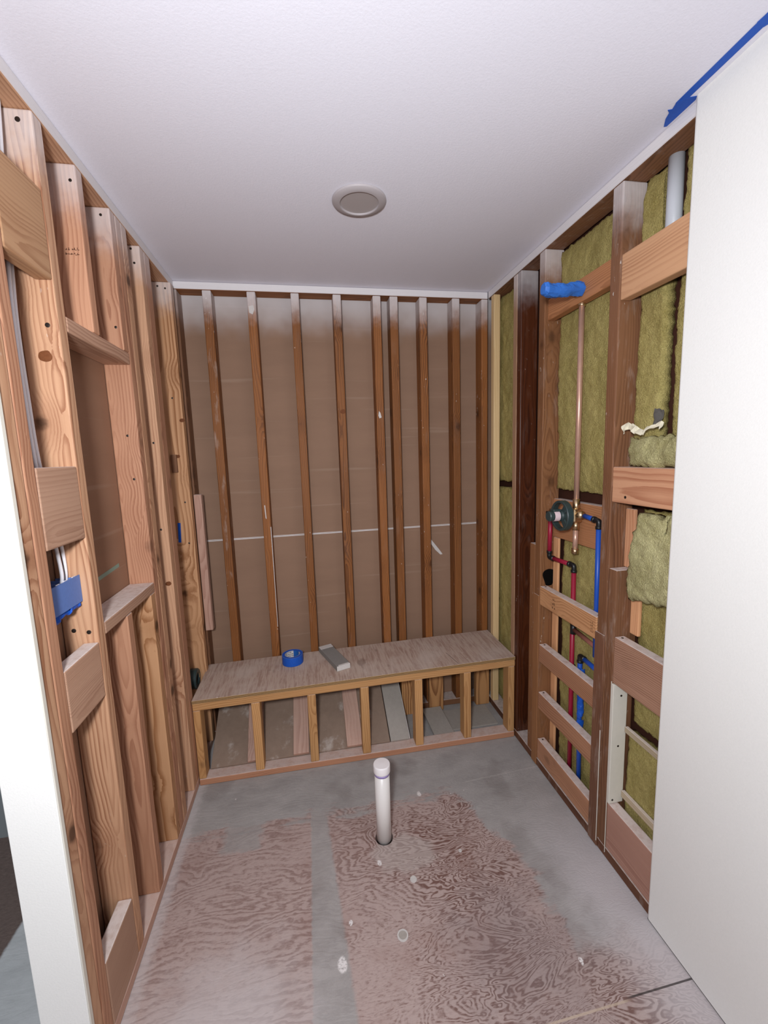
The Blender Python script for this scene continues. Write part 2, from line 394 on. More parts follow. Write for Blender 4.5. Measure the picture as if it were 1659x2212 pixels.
def tube_bm(pts, r, seg=14, radii=None):
    bm = bmesh.new(); pts = [Vector(p) for p in pts]; rings = []
    ref = Vector((0.31, 0.52, 0.79)).normalized()
    prev = None
    for i, p in enumerate(pts):
        d = (pts[min(i + 1, len(pts) - 1)] - pts[max(i - 1, 0)]).normalized()
        if prev is None:
            a = d.cross(ref).normalized()
        else:
            a = (prev - d * prev.dot(d)).normalized()
        prev = a; b = d.cross(a); rad = radii[i] if radii else r
        rings.append([bm.verts.new(p + rad * (math.cos(2 * PI * k / seg) * a + math.sin(2 * PI * k / seg) * b)) for k in range(seg)])
    for a, b in zip(rings[:-1], rings[1:]):
        for k in range(seg): bm.faces.new((a[k], a[(k + 1) % seg], b[(k + 1) % seg], b[k]))
    bm.faces.new(rings[0][::-1]); bm.faces.new(rings[-1])
    bmesh.ops.recalc_face_normals(bm, faces=bm.faces)
    return bm

def smooth_path(pts, n=10):
    pts = [Vector(p) for p in pts]; out = []
    for i in range(len(pts) - 1):
        p0 = pts[max(i - 1, 0)]; p1 = pts[i]; p2 = pts[i + 1]; p3 = pts[min(i + 2, len(pts) - 1)]
        for k in range(n):
            t = k / n
            out.append(0.5 * ((2 * p1) + (p2 - p0) * t + (2 * p0 - 5 * p1 + 4 * p2 - p3) * t * t + (3 * p1 - p0 - 3 * p2 + p3) * t ** 3))
    out.append(pts[-1]); return out

def tube(name, pts, r, mat, parent=None, seg=14, radii=None):
    """world-space points; origin at the first point"""
    o0 = Vector(pts[0]); base = wloc(parent) if parent is not None else Vector((0, 0, 0))
    bm = tube_bm([Vector(p) - o0 for p in pts], r, seg, radii)
    return mesh_obj(name, bm, mat, parent, o0 - base, smooth=True)

def cyl_part(name, p0, p1, r, mat, parent, seg=20):
    return tube(name, [p0, p1], r, mat, parent, seg)

def flat_poly(name, pts, th, mat, parent=None, nrm=(0, 0, 1)):
    """thin solid from a world-space polygon, thickened along nrm"""
    o0 = Vector(pts[0]); base = wloc(parent) if parent is not None else Vector((0, 0, 0))
    bm = bmesh.new(); nv = Vector(nrm) * th
    a = [bm.verts.new(Vector(p) - o0) for p in pts]; b = [bm.verts.new(Vector(p) - o0 + nv) for p in pts]
    bm.faces.new(a); bm.faces.new(b[::-1])
    for i in range(len(a)):
        j = (i + 1) % len(a); bm.faces.new((a[j], a[i], b[i], b[j]))
    bmesh.ops.recalc_face_normals(bm, faces=bm.faces)
    return mesh_obj(name, bm, mat, parent, o0 - base)

def nails(parent, pts, facing='-Y', r=0.0045):
    for p in pts:
        d = {'-Y': (0, -1, 0), '+X': (1, 0, 0), '-X': (-1, 0, 0), '+Z': (0, 0, 1)}[facing]
        p = Vector(p); d = Vector(d)
        bm = lathe_bm([(0, 0.0011), (r * 0.55, 0.0011), (r, 0.0006), (r, -0.004)], 12)
        o = mesh_obj('nail_head', bm, M_STEEL, parent, p - parent.location)
        o.rotation_euler = d.to_track_quat('Z', 'Y').to_euler()

def ink_rows(parent, o, ux, uz, rows, n, cw, ch, gap, mat, d=0.0006, rseed=1):
    """an illegible rubber-stamp mark: short strokes lying on the board"""
    rs = random.Random(rseed); bm = bmesh.new()
    o = Vector(o) - parent.location; ux = Vector(ux); uz = Vector(uz); nn = ux.cross(uz)
    for r_ in range(rows):
        for k in range(n):
            if rs.random() < 0.12: continue
            for s_ in range(2):
                a = k * cw + rs.random() * cw * 0.5; wd = cw * (0.15 + 0.2 * rs.random()); z0 = -r_ * (ch + gap) + rs.random() * ch * 0.3; hh = ch * (0.4 + 0.5 * rs.random())
                if s_: wd, hh = cw * 0.6, ch * 0.18
                vs = [o + ux * (a + i) + uz * (z0 + j) + nn * d for i, j in ((0, 0), (wd, 0), (wd, hh), (0, hh))]
                bm.faces.new([bm.verts.new(v) for v in vs])
    return mesh_obj('stamp_mark', bm, mat, parent, (0, 0, 0))

# ------------------------------------------------------------------ the setting
H = 2.44; XR = 1.642; YB = 2.342; DEP = 0.089

def structure(o, label=None): return tag(o, label, None, None, 'structure')

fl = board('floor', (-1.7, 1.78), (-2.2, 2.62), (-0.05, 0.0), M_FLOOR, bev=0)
bm = cyl_bm(0.0365, 0.2, 40); cut = mesh_obj('cut', bm, M_HOLE, None, (0.827, 1.523, 0.0))
md = fl.modifiers.new('hole', 'BOOLEAN'); md.object = cut; md.operation = 'DIFFERENCE'; md.solver = 'EXACT'
dg = bpy.context.evaluated_depsgraph_get()
me = bpy.data.meshes.new_from_object(fl.evaluated_get(dg)); fl.modifiers.clear(); fl.data = me
bpy.data.objects.remove(cut)
structure(fl, 'plywood subfloor smeared with grey thin-set')
structure(board('hole_dark_sheet', (0.77, 0.885), (1.465, 1.58), (-0.07, -0.051), M_HOLE, bev=0))  # black sheet below the pipe hole, its darkness put into the colour
structure(board('ceiling', (-1.7, 1.78), (-2.2, 2.62), (H, H + 0.08), M_CEIL, bev=0), 'white painted ceiling')
structure(board('wall_back', (-0.11, 1.78), (YB + DEP, YB + DEP + 0.0125), (0, H), M_KRAFT, bev=0), 'brown paper back of the drywall between the studs')
structure(board('wall_left', (-0.1015, -DEP), (0.992, YB + DEP), (0, H), M_KRAFTL, bev=0), 'brown paper back of the drywall of the niche wall')
structure(board('wall_outer', (XR + 0.105, XR + 0.118), (0.3, YB + DEP + 0.013), (0, H), M_SHEATH, bev=0))
structure(board('wall_hall', (-1.7, -0.1025), (1.86, 1.88), (0, H), M_HALL, bev=0))

# finished drywall, right, with its rounded free end
bm = bmesh.new(); prof = []
x0, x1, ye = 1.630, 1.6415, 1.046
prof = [(x1, -2.2), (x0, -2.2), (x0, ye - 0.010)]
for i in range(1, 7):
    a = PI / 2 * i / 6; prof.append((x0 + 0.010 - 0.010 * math.cos(a), ye - 0.010 + 0.010 * math.sin(a)))
prof += [(x1, ye)]
lo = [bm.verts.new((px, py, 0.006)) for px, py in prof]; hi = [bm.verts.new((px, py, H)) for px, py in prof]
for i in range(len(prof)):
    j = (i + 1) % len(prof); bm.faces.new((lo[i], lo[j], hi[j], hi[i]))
bm.faces.new(lo[::-1]); bm.faces.new(hi); bmesh.ops.recalc_face_normals(bm, faces=bm.faces)
structure(mesh_obj('wall_right', bm, M_PANEL), 'finished white drywall of the right wall')
structure(board('gap_strip_right', (1.632, 1.6415), (-2.2, 1.044), (0.0, 0.006), M_GAP, bev=0))  # grey strip painted as the dark gap under the drywall, not a skirting
# white end cap of the left wall
o = board('trim_1', (-0.1035, 0.0015), (0.978, 0.991), (0, H), M_PANEL, bev=0.002)
structure(o, 'white drywall end of the niche wall')
board('corner_bead', (0.002, 0.0045), (0.9785, 0.9905), (0, H), M_CREAM, parent=None, bev=0.001)
structure(bpy.data.objects['corner_bead']); bpy.data.objects['corner_bead'].name = 'trim_2'

# joint tapes on the drywall backs
def seam(name, pts, th, mat, nrm, label, cat):
    o = flat_poly(name, pts, th, mat, None, nrm); return tag(o, label, cat)
yb = YB + DEP - 0.0004
o = tag(empty('joint_tape', (0.8, yb, 1.12)), 'white joint tape line across the brown back wall', 'tape')
flat_poly('tape_edge', [(0.02, yb, 1.1145), (1.64, yb, 1.1225), (1.64, yb, 1.1265), (0.02, yb, 1.1185)], 0.0006, M_WHITET, o, (0, -1, 0))
flat_poly('tape_edge', [(0.02, yb, 1.1205), (1.64, yb, 1.1285), (1.64, yb, 1.1315), (0.02, yb, 1.1235)], 0.0006, M_WHITET, o, (0, -1, 0))
xl = -DEP + 0.0004
seam('joint_tape', [(xl, 1.30, 1.172), (xl, 1.63, 1.190), (xl, 1.63, 1.203), (xl, 1.30, 1.186)], 0.0006, M_GREENT, (1, 0, 0), 'green tape seam on the brown paper inside the niche', 'tape')
smear = flat_poly('compound_smear', [(1.293, yb, 1.060), (1.312, yb, 1.045), (1.365, yb, 0.975), (1.386, yb, 0.945), (1.372, yb, 0.943), (1.34, yb, 0.975), (1.305, yb, 1.028)], 0.0008, M_DUSTY, None, (0, -1, 0))
tag(smear, 'short pale smear of compound on the back wall below the white tape line', 'smear')
wb = bpy.data.objects['wall_back']
ink_rows(wb, (0.875, yb, 2.02), (1, 0, 0), (0, 0, 1), 1, 2, 0.030, 0.012, 0.01, M_INK2, -0.001, 3)
ink_rows(wb, (0.872, yb, 2.065), (1, 0, 0), (0, 0, 1), 1, 2, 0.012, 0.012, 0.01, M_INK2, -0.001, 4)
ink_rows(wb, (0.42, yb, 1.318), (1, 0, 0), (0, 0, 1), 1, 11, 0.012, 0.008, 0.01, M_INK2, -0.001, 5)
ink_rows(wb, (0.63, yb, 0.935), (1, 0, 0), (0, 0, 1), 1, 7, 0.012, 0.006, 0.01, M_INK2, -0.001, 6)

# ------------------------------------------------------------------ back wall framing
mb = W(REDW, knots=0.7, spray=1.0, worn=0.08, splat=0.8, contrast=0.7)
mbw = W(REDW, knots=0.5, spray=1.0, worn=0.55, splat=1.0)
tp = W(REDW, 'X', knots=0.2, spray=1.0)
board('top_plate', (-0.02, XR), (YB, YB + DEP - 0.001), (2.402, H - 0.001), tp, 'white-painted top plate above the row of brown back wall studs', 'plate')
board('sole_plate', (-0.02, XR), (YB, YB + DEP - 0.001), (0.001, 0.038), W(DARK, 'X', knots=0.2), 'reddish bottom plate on the floor behind the bench', 'plate')
BST = [(.130, .173, 'paint-scuffed brown stud nearest the niche wall on the back wall', mbw),
       (.344, .387, 'orange-brown back wall stud with white drips, rising behind the tape roll', mb),
       (.562, .604, 'plain brown back wall stud just behind the grey block on the bench', mb),
       (.778, .821, 'brown back wall stud with one round black knot, fourth from the niche wall', mb),
       (.990, 1.033, 'brown back wall stud with a white fleck, first of the closely set pair', mb),
       (1.082, 1.126, 'brown back wall stud of the close pair, on the valve wall side', mb),
       (1.246, 1.289, 'brown back wall stud beside the pale smear of compound', mb),
       (1.433, 1.476, 'dark brown back wall stud next to the corner stud', mb),
       (1.604, 1.6415, 'dark knotty corner stud of the back wall against the valve wall', mb)]
for i, (a, b, lab, mm) in enumerate(BST):
    o = board('wall_stud', (a, b), (YB, YB + DEP - 0.001), (0.039, 2.401), mm, lab, 'stud', 'studs of the back wall')
bpy.data.objects['wall_stud.003'] if 'wall_stud.003' in bpy.data.objects else None
board('wall_stud', (-0.030, 0.012), (YB, YB + DEP - 0.001), (0.039, 2.401), W(DARK, knots=0.3, spray=0.5), 'dark corner stud half hidden where niche wall meets back wall', 'stud', 'studs of the back wall')
board('nailer_block', (0.0125, 0.051), (2.303, YB - 0.001), (0.652, 1.387), W(PINK, knots=0.2, ring=0.006), 'short pale upright board in the corner above the bench', 'block')
# a real knot on the fourth stud and a paint smear on the first ones
M_KNOT = plain('knot_wood', S(112, 66, 38), 0.7, 0.2, 0, 120, 0.3)
def knot(par, p, r, nrm):
    bm = lathe_bm([(0, 0.0008), (r * 0.5, 0.001), (r, 0.0002), (r, -0.003)], 20)
    for v in bm.verts: v.co.x *= 1.0; v.co.y *= 0.8; v.co += Vector((mnoise.noise(v.co * 90), mnoise.noise(v.co * 80), 0)) * r * 0.15
    o = mesh_obj('knot', bm, M_KNOT, par, Vector(p) - par.location); o.rotation_euler = Vector(nrm).to_track_quat('Z', 'Y').to_euler()
st = [o for o in COL.objects if o.name.startswith('wall_stud')]
knot(st[3], (0.806, YB - 0.0005, 1.80), 0.015, (0, -1, 0))
def dab(par, pts, nrm, mat=M_DUSTY, th=0.0012): flat_poly('paint_dab', pts, th, mat, par, nrm)
y_ = YB - 0.0003
dab(st[1], [(0.350, y_, 2.33), (0.374, y_, 2.335), (0.378, y_, 2.315), (0.368, y_, 2.29), (0.352, y_, 2.298)], (0, -1, 0))
dab(st[1], [(0.358, y_, 1.31), (0.363, y_, 1.31), (0.366, y_, 1.235), (0.361, y_, 1.24)], (0, -1, 0))
dab(st[4], [(1.004, y_, 1.80), (1.012, y_, 1.79), (1.018, y_, 1.765), (1.006, y_, 1.76), (1.0, y_, 1.775)], (0, -1, 0))
dab(st[1], [(0.3835, y_, 1.19), (0.387, y_, 1.19), (0.387, y_, 0.62), (0.3845, y_, 0.62)], (0, -1, 0))

# ------------------------------------------------------------------ left (niche) wall framing
XL = (-DEP + 0.001, 0.0)
mf = W(FIR, knots=1.0, spray=0.8, splat=0.2, ring=0.012, contrast=0.8)
mfc = W((S(192, 142, 112), S(156, 104, 78)), knots=0.5, spray=0.8, ring=0.010, contrast=0.7)
mf2 = W((S(190, 144, 106), S(146, 98, 62)), knots=1.0, spray=0.8, ring=0.015, contrast=0.9)
GL = 'studs of the niche wall'
o = board('top_plate', XL, (0.993, YB - 0.003), (2.402, H - 0.001), W(FIR, 'Y', knots=0.2, spray=1.0), 'paint-edged top plate of the fresh timber niche wall', 'plate')
o = board('sole_plate', XL, (0.993, YB - 0.003), (0.001, 0.038), W(PINK, 'Y', knots=0.1, dust=0.5), 'pinkish bottom plate under the fresh timber studs', 'plate')
z0, z1 = 0.039, 2.401
A1 = board('wall_stud', XL, (0.993, 1.0325), (z0, z1), mf, 'outer stud of the doubled end pair, touching the white drywall end', 'stud', GL)
A2 = board('wall_stud', XL, (1.0335, 1.074), (z0, z1), mfc, 'second stud of the end pair, beside the wiring bay', 'stud', GL)
Bs = board('wall_stud', XL, (1.249, 1.290), (z0, z1), mf, 'knotty fir stud carrying the blue electrical box', 'stud', GL)
CT = board('cripple_stud', XL, (1.440, 1.4795), (1.947, z1), mfc, 'short stamped stud standing above the niche header, in mid bay', 'stud', GL)
CL = board('cripple_stud', XL, (1.437, 1.478), (z0, 1.068), mfc, 'short reddish stud holding up the middle of the niche sill', 'stud', GL)
C1t = board('cripple_stud', XL, (1.652, 1.692), (1.947, z1), mfc, 'short stud above the niche header at its far end', 'stud', GL)
C1l = board('cripple_stud', XL, (1.650, 1.691), (z0, 1.068), mf2, 'short swirly-grained stud under the far end of the niche sill', 'stud', GL)
C2 = board('wall_stud', XL, (1.6935, 1.738), (z0, z1), mfc, 'clean fir stud forming the far side of the niche', 'stud', GL)
C3 = board('wall_stud', XL, (1.739, 1.786), (z0, z1), mf, 'stud doubled onto the far side stud of the niche', 'stud', GL)
D1 = board('wall_stud', XL, (1.908, 1.954), (z0, z1), mf, 'pinkish stud with one large knot, midway from niche to corner', 'stud', GL)
D2 = board('wall_stud', XL, (1.955, 2.016), (z0, z1), mfc, 'stud doubled behind the large-knotted one by the bench end', 'stud', GL)
Es = board('wall_stud', (-DEP + 0.001, 0.010), (2.258, 2.302), (0.039, z1), mf2, 'yellow swirly-grained last stud before the back corner', 'stud', GL)
HD = board('niche_header', XL, (1.291, 1.692), (1.906, 1.946), W(FIRB, 'Y', knots=0.3), 'flat timber header across the top of the niche', 'block')
SL = board('niche_sill', XL, (1.291, 1.692), (1.069, 1.106), W(FIRB, 'Y', knots=0.3, dust=0.85), 'flat dusty timber sill across the bottom of the niche', 'block')
GB = 'blocks in the wiring bay'
bl1 = board('blocking', (-0.039, 0.0), (1.075, 1.248), (2.018, 2.226), W((S(190, 148, 112), S(154, 108, 76)), 'Y', knots=0.3), 'wide block high in the wiring bay, above the white cables', 'block', GB)
bl2 = board('blocking', (-0.038, 0.0), (1.075, 1.248), (1.362, 1.555), W(FIRB, 'Y', knots=0.6, ring=0.011), 'wide end-grained block with cables running behind, above the blue box', 'block', GB)
bl3 = board('blocking', (-0.040, 0.0), (1.075, 1.248), (0.905, 1.066), W(FIRB, 'Y', knots=0.1, ring=0.004, contrast=0.4, dust=0.95), 'dusty-topped block just below the blue box', 'block', GB)
bl4 = board('blocking', (-0.040, 0.0), (1.075, 1.248), (0.040, 0.240), W(FIRB, 'Y', knots=0.1, ring=0.004, contrast=0.4, dust=0.95), 'wide block on the bottom plate of the wiring bay', 'block', GB)
nails(Bs, [(-0.025, 1.249, 1.911), (-0.060, 1.249, 1.104), (-0.023, 1.249, 1.096), (-0.031, 1.249, 2.377)], r=0.006)
nails(CT, [(-0.015, 1.44, 2.358)]); nails(C1t, [(-0.027, 1.652, 2.377), (-0.019, 1.652, 2.022)])
nails(C2, [(-0.036, 1.6935, 1.658), (-0.03, 1.6935, 1.50)]); nails(D1, [(-0.031, 1.908, 2.388), (-0.023, 1.908, 2.336), (-0.021, 1.908, 1.639), (-0.027, 1.908, 1.275)])
nails(Es, [(-0.048, 2.258, 2.381), (-0.015, 2.258, 2.372), (-0.03, 2.258, 1.867), (-0.017, 2.258, 1.355), (-0.016, 2.258, 1.145)])
knot(Es, (0.004, 2.2575, 1.76), 0.011, (0, -1, 0)); knot(D1, (-0.02, 1.9075, 1.037), 0.012, (0, -1, 0)); knot(Bs, (-0.039, 1.2485, 1.835), 0.017, (0, -1, 0))
knot(Es, (-0.03, 2.2575, 1.585), 0.010, (0, -1, 0))
ink_rows(CT, (-0.050, 1.4398, 2.172), (1, 0, 0), (0, 0, 1), 2, 5, 0.0075, 0.008, 0.005, M_INK, 0.0006, 8)
o = board('wood_shim', (-0.060, -0.034), (2.244, 2.2575), (1.506, 1.594), W(DARK, knots=0), 'small brown shim on the yellow stud in the back corner', 'shim', bev=0.001)
tag(flat_poly('tape_scrap', [(-0.062, 2.2573, 1.252), (-0.048, 2.2573, 1.251), (-0.053, 2.2573, 1.151), (-0.066, 2.2573, 1.152)], 0.0008, M_TAPE, None, (0, -1, 0)), 'narrow scrap of blue tape on the yellow corner stud', 'tape')

# cables and electrical box in the wiring bay
GCB = 'white cables in the wiring bay'
for (pts, lab) in (([(-0.052, 1.222, 2.40), (-0.053, 1.206, 2.25), (-0.054, 1.178, 2.03), (-0.054, 1.168, 1.89), (-0.055, 1.170, 1.72), (-0.055, 1.176, 1.56), (-0.055, 1.200, 1.40), (-0.054, 1.212, 1.33), (-0.050, 1.211, 1.275), (-0.052, 1.208, 1.247)], 'white cable entering the blue box at the clamp farther from the knotty stud'),
                   ([(-0.064, 1.238, 2.40), (-0.062, 1.222, 2.25), (-0.060, 1.200, 2.03), (-0.060, 1.190, 1.89), (-0.060, 1.192, 1.72), (-0.060, 1.200, 1.56), (-0.058, 1.230, 1.40), (-0.057, 1.241, 1.33), (-0.056, 1.241, 1.275), (-0.058, 1.239, 1.247)], 'white cable entering the blue box close to the knotty stud')):
    o = tube('electrical_cable', smooth_path(pts, 8), 0.0046, M_CABLE, None, 12); tag(o, lab, 'cable', GCB)
eb = tag(empty('electrical_box', (-0.06, 1.17, 1.165)), 'blue electrical box with ragged blue tape on its underside', 'box')
bm = bmesh.new()
X0, X1, Y0, Y1, Z0, Z1 = -0.086, -0.027, 1.090, 1.2475, 1.188, 1.262
def addbox(bm, a, b):
    r = bmesh.ops.create_cube(bm, size=1.0)['verts']
    bmesh.ops.scale(bm, vec=[b[i] - a[i] for i in range(3)], verts=r); bmesh.ops.translate(bm, vec=[(a[i] + b[i]) / 2 for i in range(3)], verts=r)
L = eb.location
def bx(a, b): addbox(bm, Vector(a) - L, Vector(b) - L)
bx((X1 - 0.003, Y0, Z0), (X1, Y1, Z1)); bx((X0, Y0, Z0), (X1 - 0.003, Y0 + 0.003, Z1 - 0.006)); bx((X0, Y1 - 0.003, Z0), (X1 - 0.003, Y1, Z1 - 0.006))
bx((X0, Y0 + 0.003, Z0), (X1 - 0.003, Y1 - 0.003, Z0 + 0.003)); bx((X0, Y0 + 0.003, Z1 - 0.022), (X1 - 0.003, Y1 - 0.003, Z1 - 0.018))
for yy in (1.13, 1.17, 1.21): bx((X0, yy, Z1 - 0.018), (X1 - 0.003, yy + 0.003, Z1 - 0.004))
mesh_obj('box_body', bm, M_TAPE2, eb)
for yy in (1.105, 1.146, 1.180, 1.220):
    cc = board('cable_clamp', (-0.062, -0.034), (yy, yy + 0.018), (Z1 - 0.0178, Z1 - 0.012), M_TAPE, parent=eb, bev=0.001)
    board('clamp_lip', (-0.0335, -0.0305), (yy, yy + 0.014), (Z1 - 0.0178, Z1 + 0.001), M_CABLE, parent=cc, bev=0.0005)
def crumple(name, P, parent, mat, n=18, amp=0.004, seed=0, thick=0.004):
    """a creased strip: P(u,v) gives the mid surface"""
    bm = bmesh.new(); g = []
    for i in range(n + 1):
        row = []
        for j in range(n + 1):
            p = Vector(P(i / n, j / n)); q = p * 60 + Vector((seed * 7.1, 0, 0))
            p = p + Vector((mnoise.noise(q), mnoise.noise(q + Vector((9, 3, 1))), mnoise.noise(q + Vector((2, 8, 5))))) * amp
            row.append(bm.verts.new(p - (parent.location if parent else Vector())))
        g.append(row)
    for i in range(n):
        for j in range(n): bm.faces.new((g[i][j], g[i + 1][j], g[i + 1][j + 1], g[i][j + 1]))
    bmesh.ops.recalc_face_normals(bm, faces=bm.faces)
    o = mesh_obj(name, bm, mat, parent, (0, 0, 0)); md = o.modifiers.new('thickness', 'SOLIDIFY'); md.thickness = thick; return o
for k, (ya, yb2, zl) in enumerate(((1.088, 1.150, 1.163), (1.146, 1.196, 1.170), (1.192, 1.240, 1.176))):
    crumple('tape_strip', lambda u, v, a=ya, b=yb2, z=zl: (-0.030 - 0.05 * abs(v - 0.15), a + (b - a) * u, 1.1875 - (1.1875 - z) * math.sin(PI * min(v * 1.25, 1))), eb, M_TAPE, 10, 0.005, k)
tag(tube('conduit', [(-0.080, 1.136, 0.242), (-0.080, 1.136, 1.19)], 0.0055, M_DIRT, None, 12), 'thin brown rod rising from the bottom block behind the blue box', 'rod')

# black pipe stub behind the end of the bench
ps = tag(empty('drain_stub', (-0.05, 2.215, 0.40)), 'black round pipe end in the wall beside the bench', 'pipe')
bm = lathe_bm([(0.030, 0.016), (0.047, 0.016), (0.052, 0.010), (0.052, -0.02), (0.036, -0.02), (0.030, 0.012)], 40)
o = mesh_obj('pipe_rim', bm, M_VALVE, ps, (0.012, -0.005, 0.035)); o.rotation_euler = (0, PI / 2, 0)
bm = cyl_bm(0.031, 0.03, 32); o = mesh_obj('pipe_mouth', bm, M_HOLE, ps, (0.004, -0.005, 0.035)); o.rotation_euler = (0, PI / 2, 0)

# ------------------------------------------------------------------ right (valve) wall framing
XW = (XR, XR + DEP - 0.001)
md_ = W(DARK, knots=0.6, spray=0.85, worn=0.35, splat=0.6, rough=0.5)
mdg = W((S(176, 138, 108), S(140, 100, 74)), knots=0.5, spray=0.85, worn=0.3)
mdd = W((S(86, 42, 20), S(48, 20, 10)), knots=0.4, spray=0.75, splat=0.6, rough=0.38, spec=0.5, worn=0.1)
mdh = W((S(144, 98, 64), S(104, 64, 38)), knots=0.6, spray=0.8, splat=0.5, worn=0.2)
GR = 'studs of the valve wall'
board('top_plate', XW, (0.90, YB - 0.003), (2.402, H - 0.001), W(DARK, 'Y', knots=0.3, spray=1.0, worn=0.3), 'painted-edge top plate above the insulated wall', 'plate')
SP = board('sole_plate', XW, (0.90, YB - 0.003), (0.001, 0.040), W((S(110, 70, 48), S(66, 38, 26)), 'Y', knots=0.2, worn=0.3), 'dark scuffed bottom plate along the insulated wall', 'plate')
Fs = board('nailer_strip', (XR, XR + 0.037), (2.262, 2.300), (0.041, z1), W(PALE, knots=0.15, contrast=0.3, spray=0.0), 'pale fresh timber strip in the corner by the back wall', 'stud', GR)
G1 = board('wall_stud', XW, (2.0025, 2.042), (0.041, z1), mdg, 'light brown stud beside the insulation strip near the pale corner strip', 'stud', GR)
G2 = board('wall_stud', XW, (1.963, 2.0015), (0.041, z1), mdd, 'very dark glossy stud with white nicks at the bench corner', 'stud', GR)
Hs = board('wall_stud', XW, (1.757, 1.8035), (0.041, z1), mdh, 'orange-brown stud with a black bored hole beside the pipes', 'stud', GR)
HJ = board('jack_stud', (XR, XR + 0.057), (1.8045, 1.851), (0.041, 1.116), mdh, 'short stud fixed to the bored stud, its top below the valve', 'stud', GR)
HO = board('packing_strip', (XR - 0.004, XR - 0.0003), (1.758, 1.804), (0.006, 0.879), W((S(150, 104, 68), S(112, 72, 44)), knots=0.2), 'thin strip over the lower face of the bored stud', 'strip', 'packing strips')
Is = board('wall_stud', XW, (1.306, 1.354), (0.041, z1), md_, 'tall brown stud between the pipes and the wide blocks', 'stud', GR)
J = board('jack_stud', XW, (1.264, 1.305), (0.041, 1.132), W(DARK, knots=0.3, worn=0.45, splat=0.3, dust=0.95), 'short dusty-topped stud doubled onto the tall brown one', 'stud', GR)
K = board('packing_strip', (XR - 0.006, XR - 0.0003), (1.307, 1.358), (0.006, 0.876), W((S(128, 88, 66), S(92, 60, 44)), knots=0.1, worn=0.4), 'thin strip over the lower face of the tall brown stud', 'strip', 'packing strips')
bpy.context.view_layer.update()
for (par, yy, zz) in ((J, 1.2646, (0.02, 0.72)), (K, 1.3068, (0.03, 0.50))):
    board('paper_edge', (par.location.x - 0.5 * par.dimensions.x - 0.0014, par.location.x - 0.5 * par.dimensions.x + 0.0006), (yy, yy + 0.0028), zz, M_CREAM, parent=par, bev=0.0004)
# knot hole bored in stud H
bm = bmesh.new()
vs = [bm.verts.new((XR + 0.046 + 0.030 * math.cos(a) * (1 + 0.2 * math.sin(3 * a)), 1.7565 - 0.0006, 0.965 + 0.046 * math.sin(a) * (1 + 0.12 * math.cos(2 * a)))) for a in [2 * PI * i / 28 for i in range(28)]]
bm.faces.new(vs); bmesh.ops.translate(bm, verts=bm.verts, vec=-Hs.location)
mesh_obj('bored_hole', bm, M_HOLE, Hs)
GP = 'cross blocks between the pipe studs'
tops = ['topmost stamped cross block in front of the red and blue pipes', 'second cross block from the top in front of the pipes', 'third cross block from the top in front of the pipes', 'lowest cross block in front of the pipes, on the bottom plate']
for i, (za, zb) in enumerate(((0.836, 0.926), (0.553, 0.640), (0.312, 0.396), (0.047, 0.150))):
    o = board('blocking', (XR, XR + 0.038), (1.359, 1.7565), (za, zb), W((S(196, 146, 104), S(150, 100, 64)) if i < 1 else (S(178, 130, 100), S(138, 92, 66)), 'Y', knots=0.35, ring=0.008, dust=0.92), tops[i], 'block', GP)
    nails(o, [(XR + 0.02, 1.74, zb), (XR + 0.02, 1.373, zb)], '+Z')
    if i == 0:
        ink_rows(o, (XR, 1.652, 0.893), (0, -1, 0), (0, 0, 1), 3, 2, 0.012, 0.012, 0.007, M_INK, 0.0006, 21)
        ink_rows(o, (XR, 1.392, 0.893), (0, -1, 0), (0, 0, 1), 4, 2, 0.008, 0.008, 0.004, M_INK, 0.0006, 22)
board('blocking', (XR + 0.014, XR + 0.052), (1.355, 1.7565), (2.110, 2.196), W((S(178, 122, 82), S(140, 90, 56)), 'Y', knots=0.3, ring=0.006), 'cross block behind the blue-wrapped shower arm', 'block', GP)
board('blocking', (XR + 0.060, XR + 0.098), (1.355, 1.7565), (1.160, 1.336), W((S(168, 116, 80), S(130, 84, 54)), 'Y', knots=0.2, dust=0.9), 'cross block set back behind the round valve', 'block', GP)
GW = 'wide blocks beside the white drywall'
board('blocking', (XR + 0.002, XR + 0.040), (0.93, 1.3045), (2.037, 2.178), W((S(204, 156, 118), S(170, 118, 84)), 'Y', knots=0.3, ring=0.010), 'wide fresh block highest beside the white drywall', 'block', GW)
b1 = board('blocking', (XR, XR + 0.088), (0.93, 1.3045), (1.370, 1.492), W((S(204, 152, 118), S(160, 100, 72)), 'Y', knots=0.2, ring=0.016, dust=0.5), 'thick reddish block at eye level beside the white drywall', 'block', GW)
nails(b1, [(XR, 1.24, 1.392)], '-X', 0.005)
b2 = board('blocking', (XR, XR + 0.040), (0.93, 1.2635), (0.716, 0.891), W((S(178, 136, 112), S(136, 94, 74)), 'Y', knots=0.1, ring=0.007, contrast=0.9, dust=0.92), 'wide ribbed-grain block beside the short dusty stud', 'block', GW)
nails(b2, [(XR + 0.02, 1.247, 0.891)], '+Z')
b3 = board('blocking', (XR, XR + 0.040), (0.93, 1.2635), (0.045, 0.235), W((S(182, 138, 120), S(150, 104, 88)), 'Y', knots=0.1, ring=0.006, contrast=0.5, dust=0.92), 'wide block lowest beside the white drywall', 'block', GW)
wf = board('filler_board', (XR - 0.003, XR + 0.056), (1.252, 1.2635), (0.238, 0.714), M_CREAM, 'white primed upright strip between the two lower wide blocks', 'board', bev=0.002)
nails(wf, [(XR + 0.030, 1.252, 0.668), (XR + 0.026, 1.252, 0.47), (XR + 0.012, 1.252, 0.252)], '-Y', 0.004)
board('furring_strip', (XR + 0.064, XR + 0.076), (1.715, 1.7555), (0.06, 1.158), W((S(214, 160, 116), S(180, 122, 84)), knots=0.2), 'light timber upright set back behind the red pipe', 'strip', 'set-back furring strips')
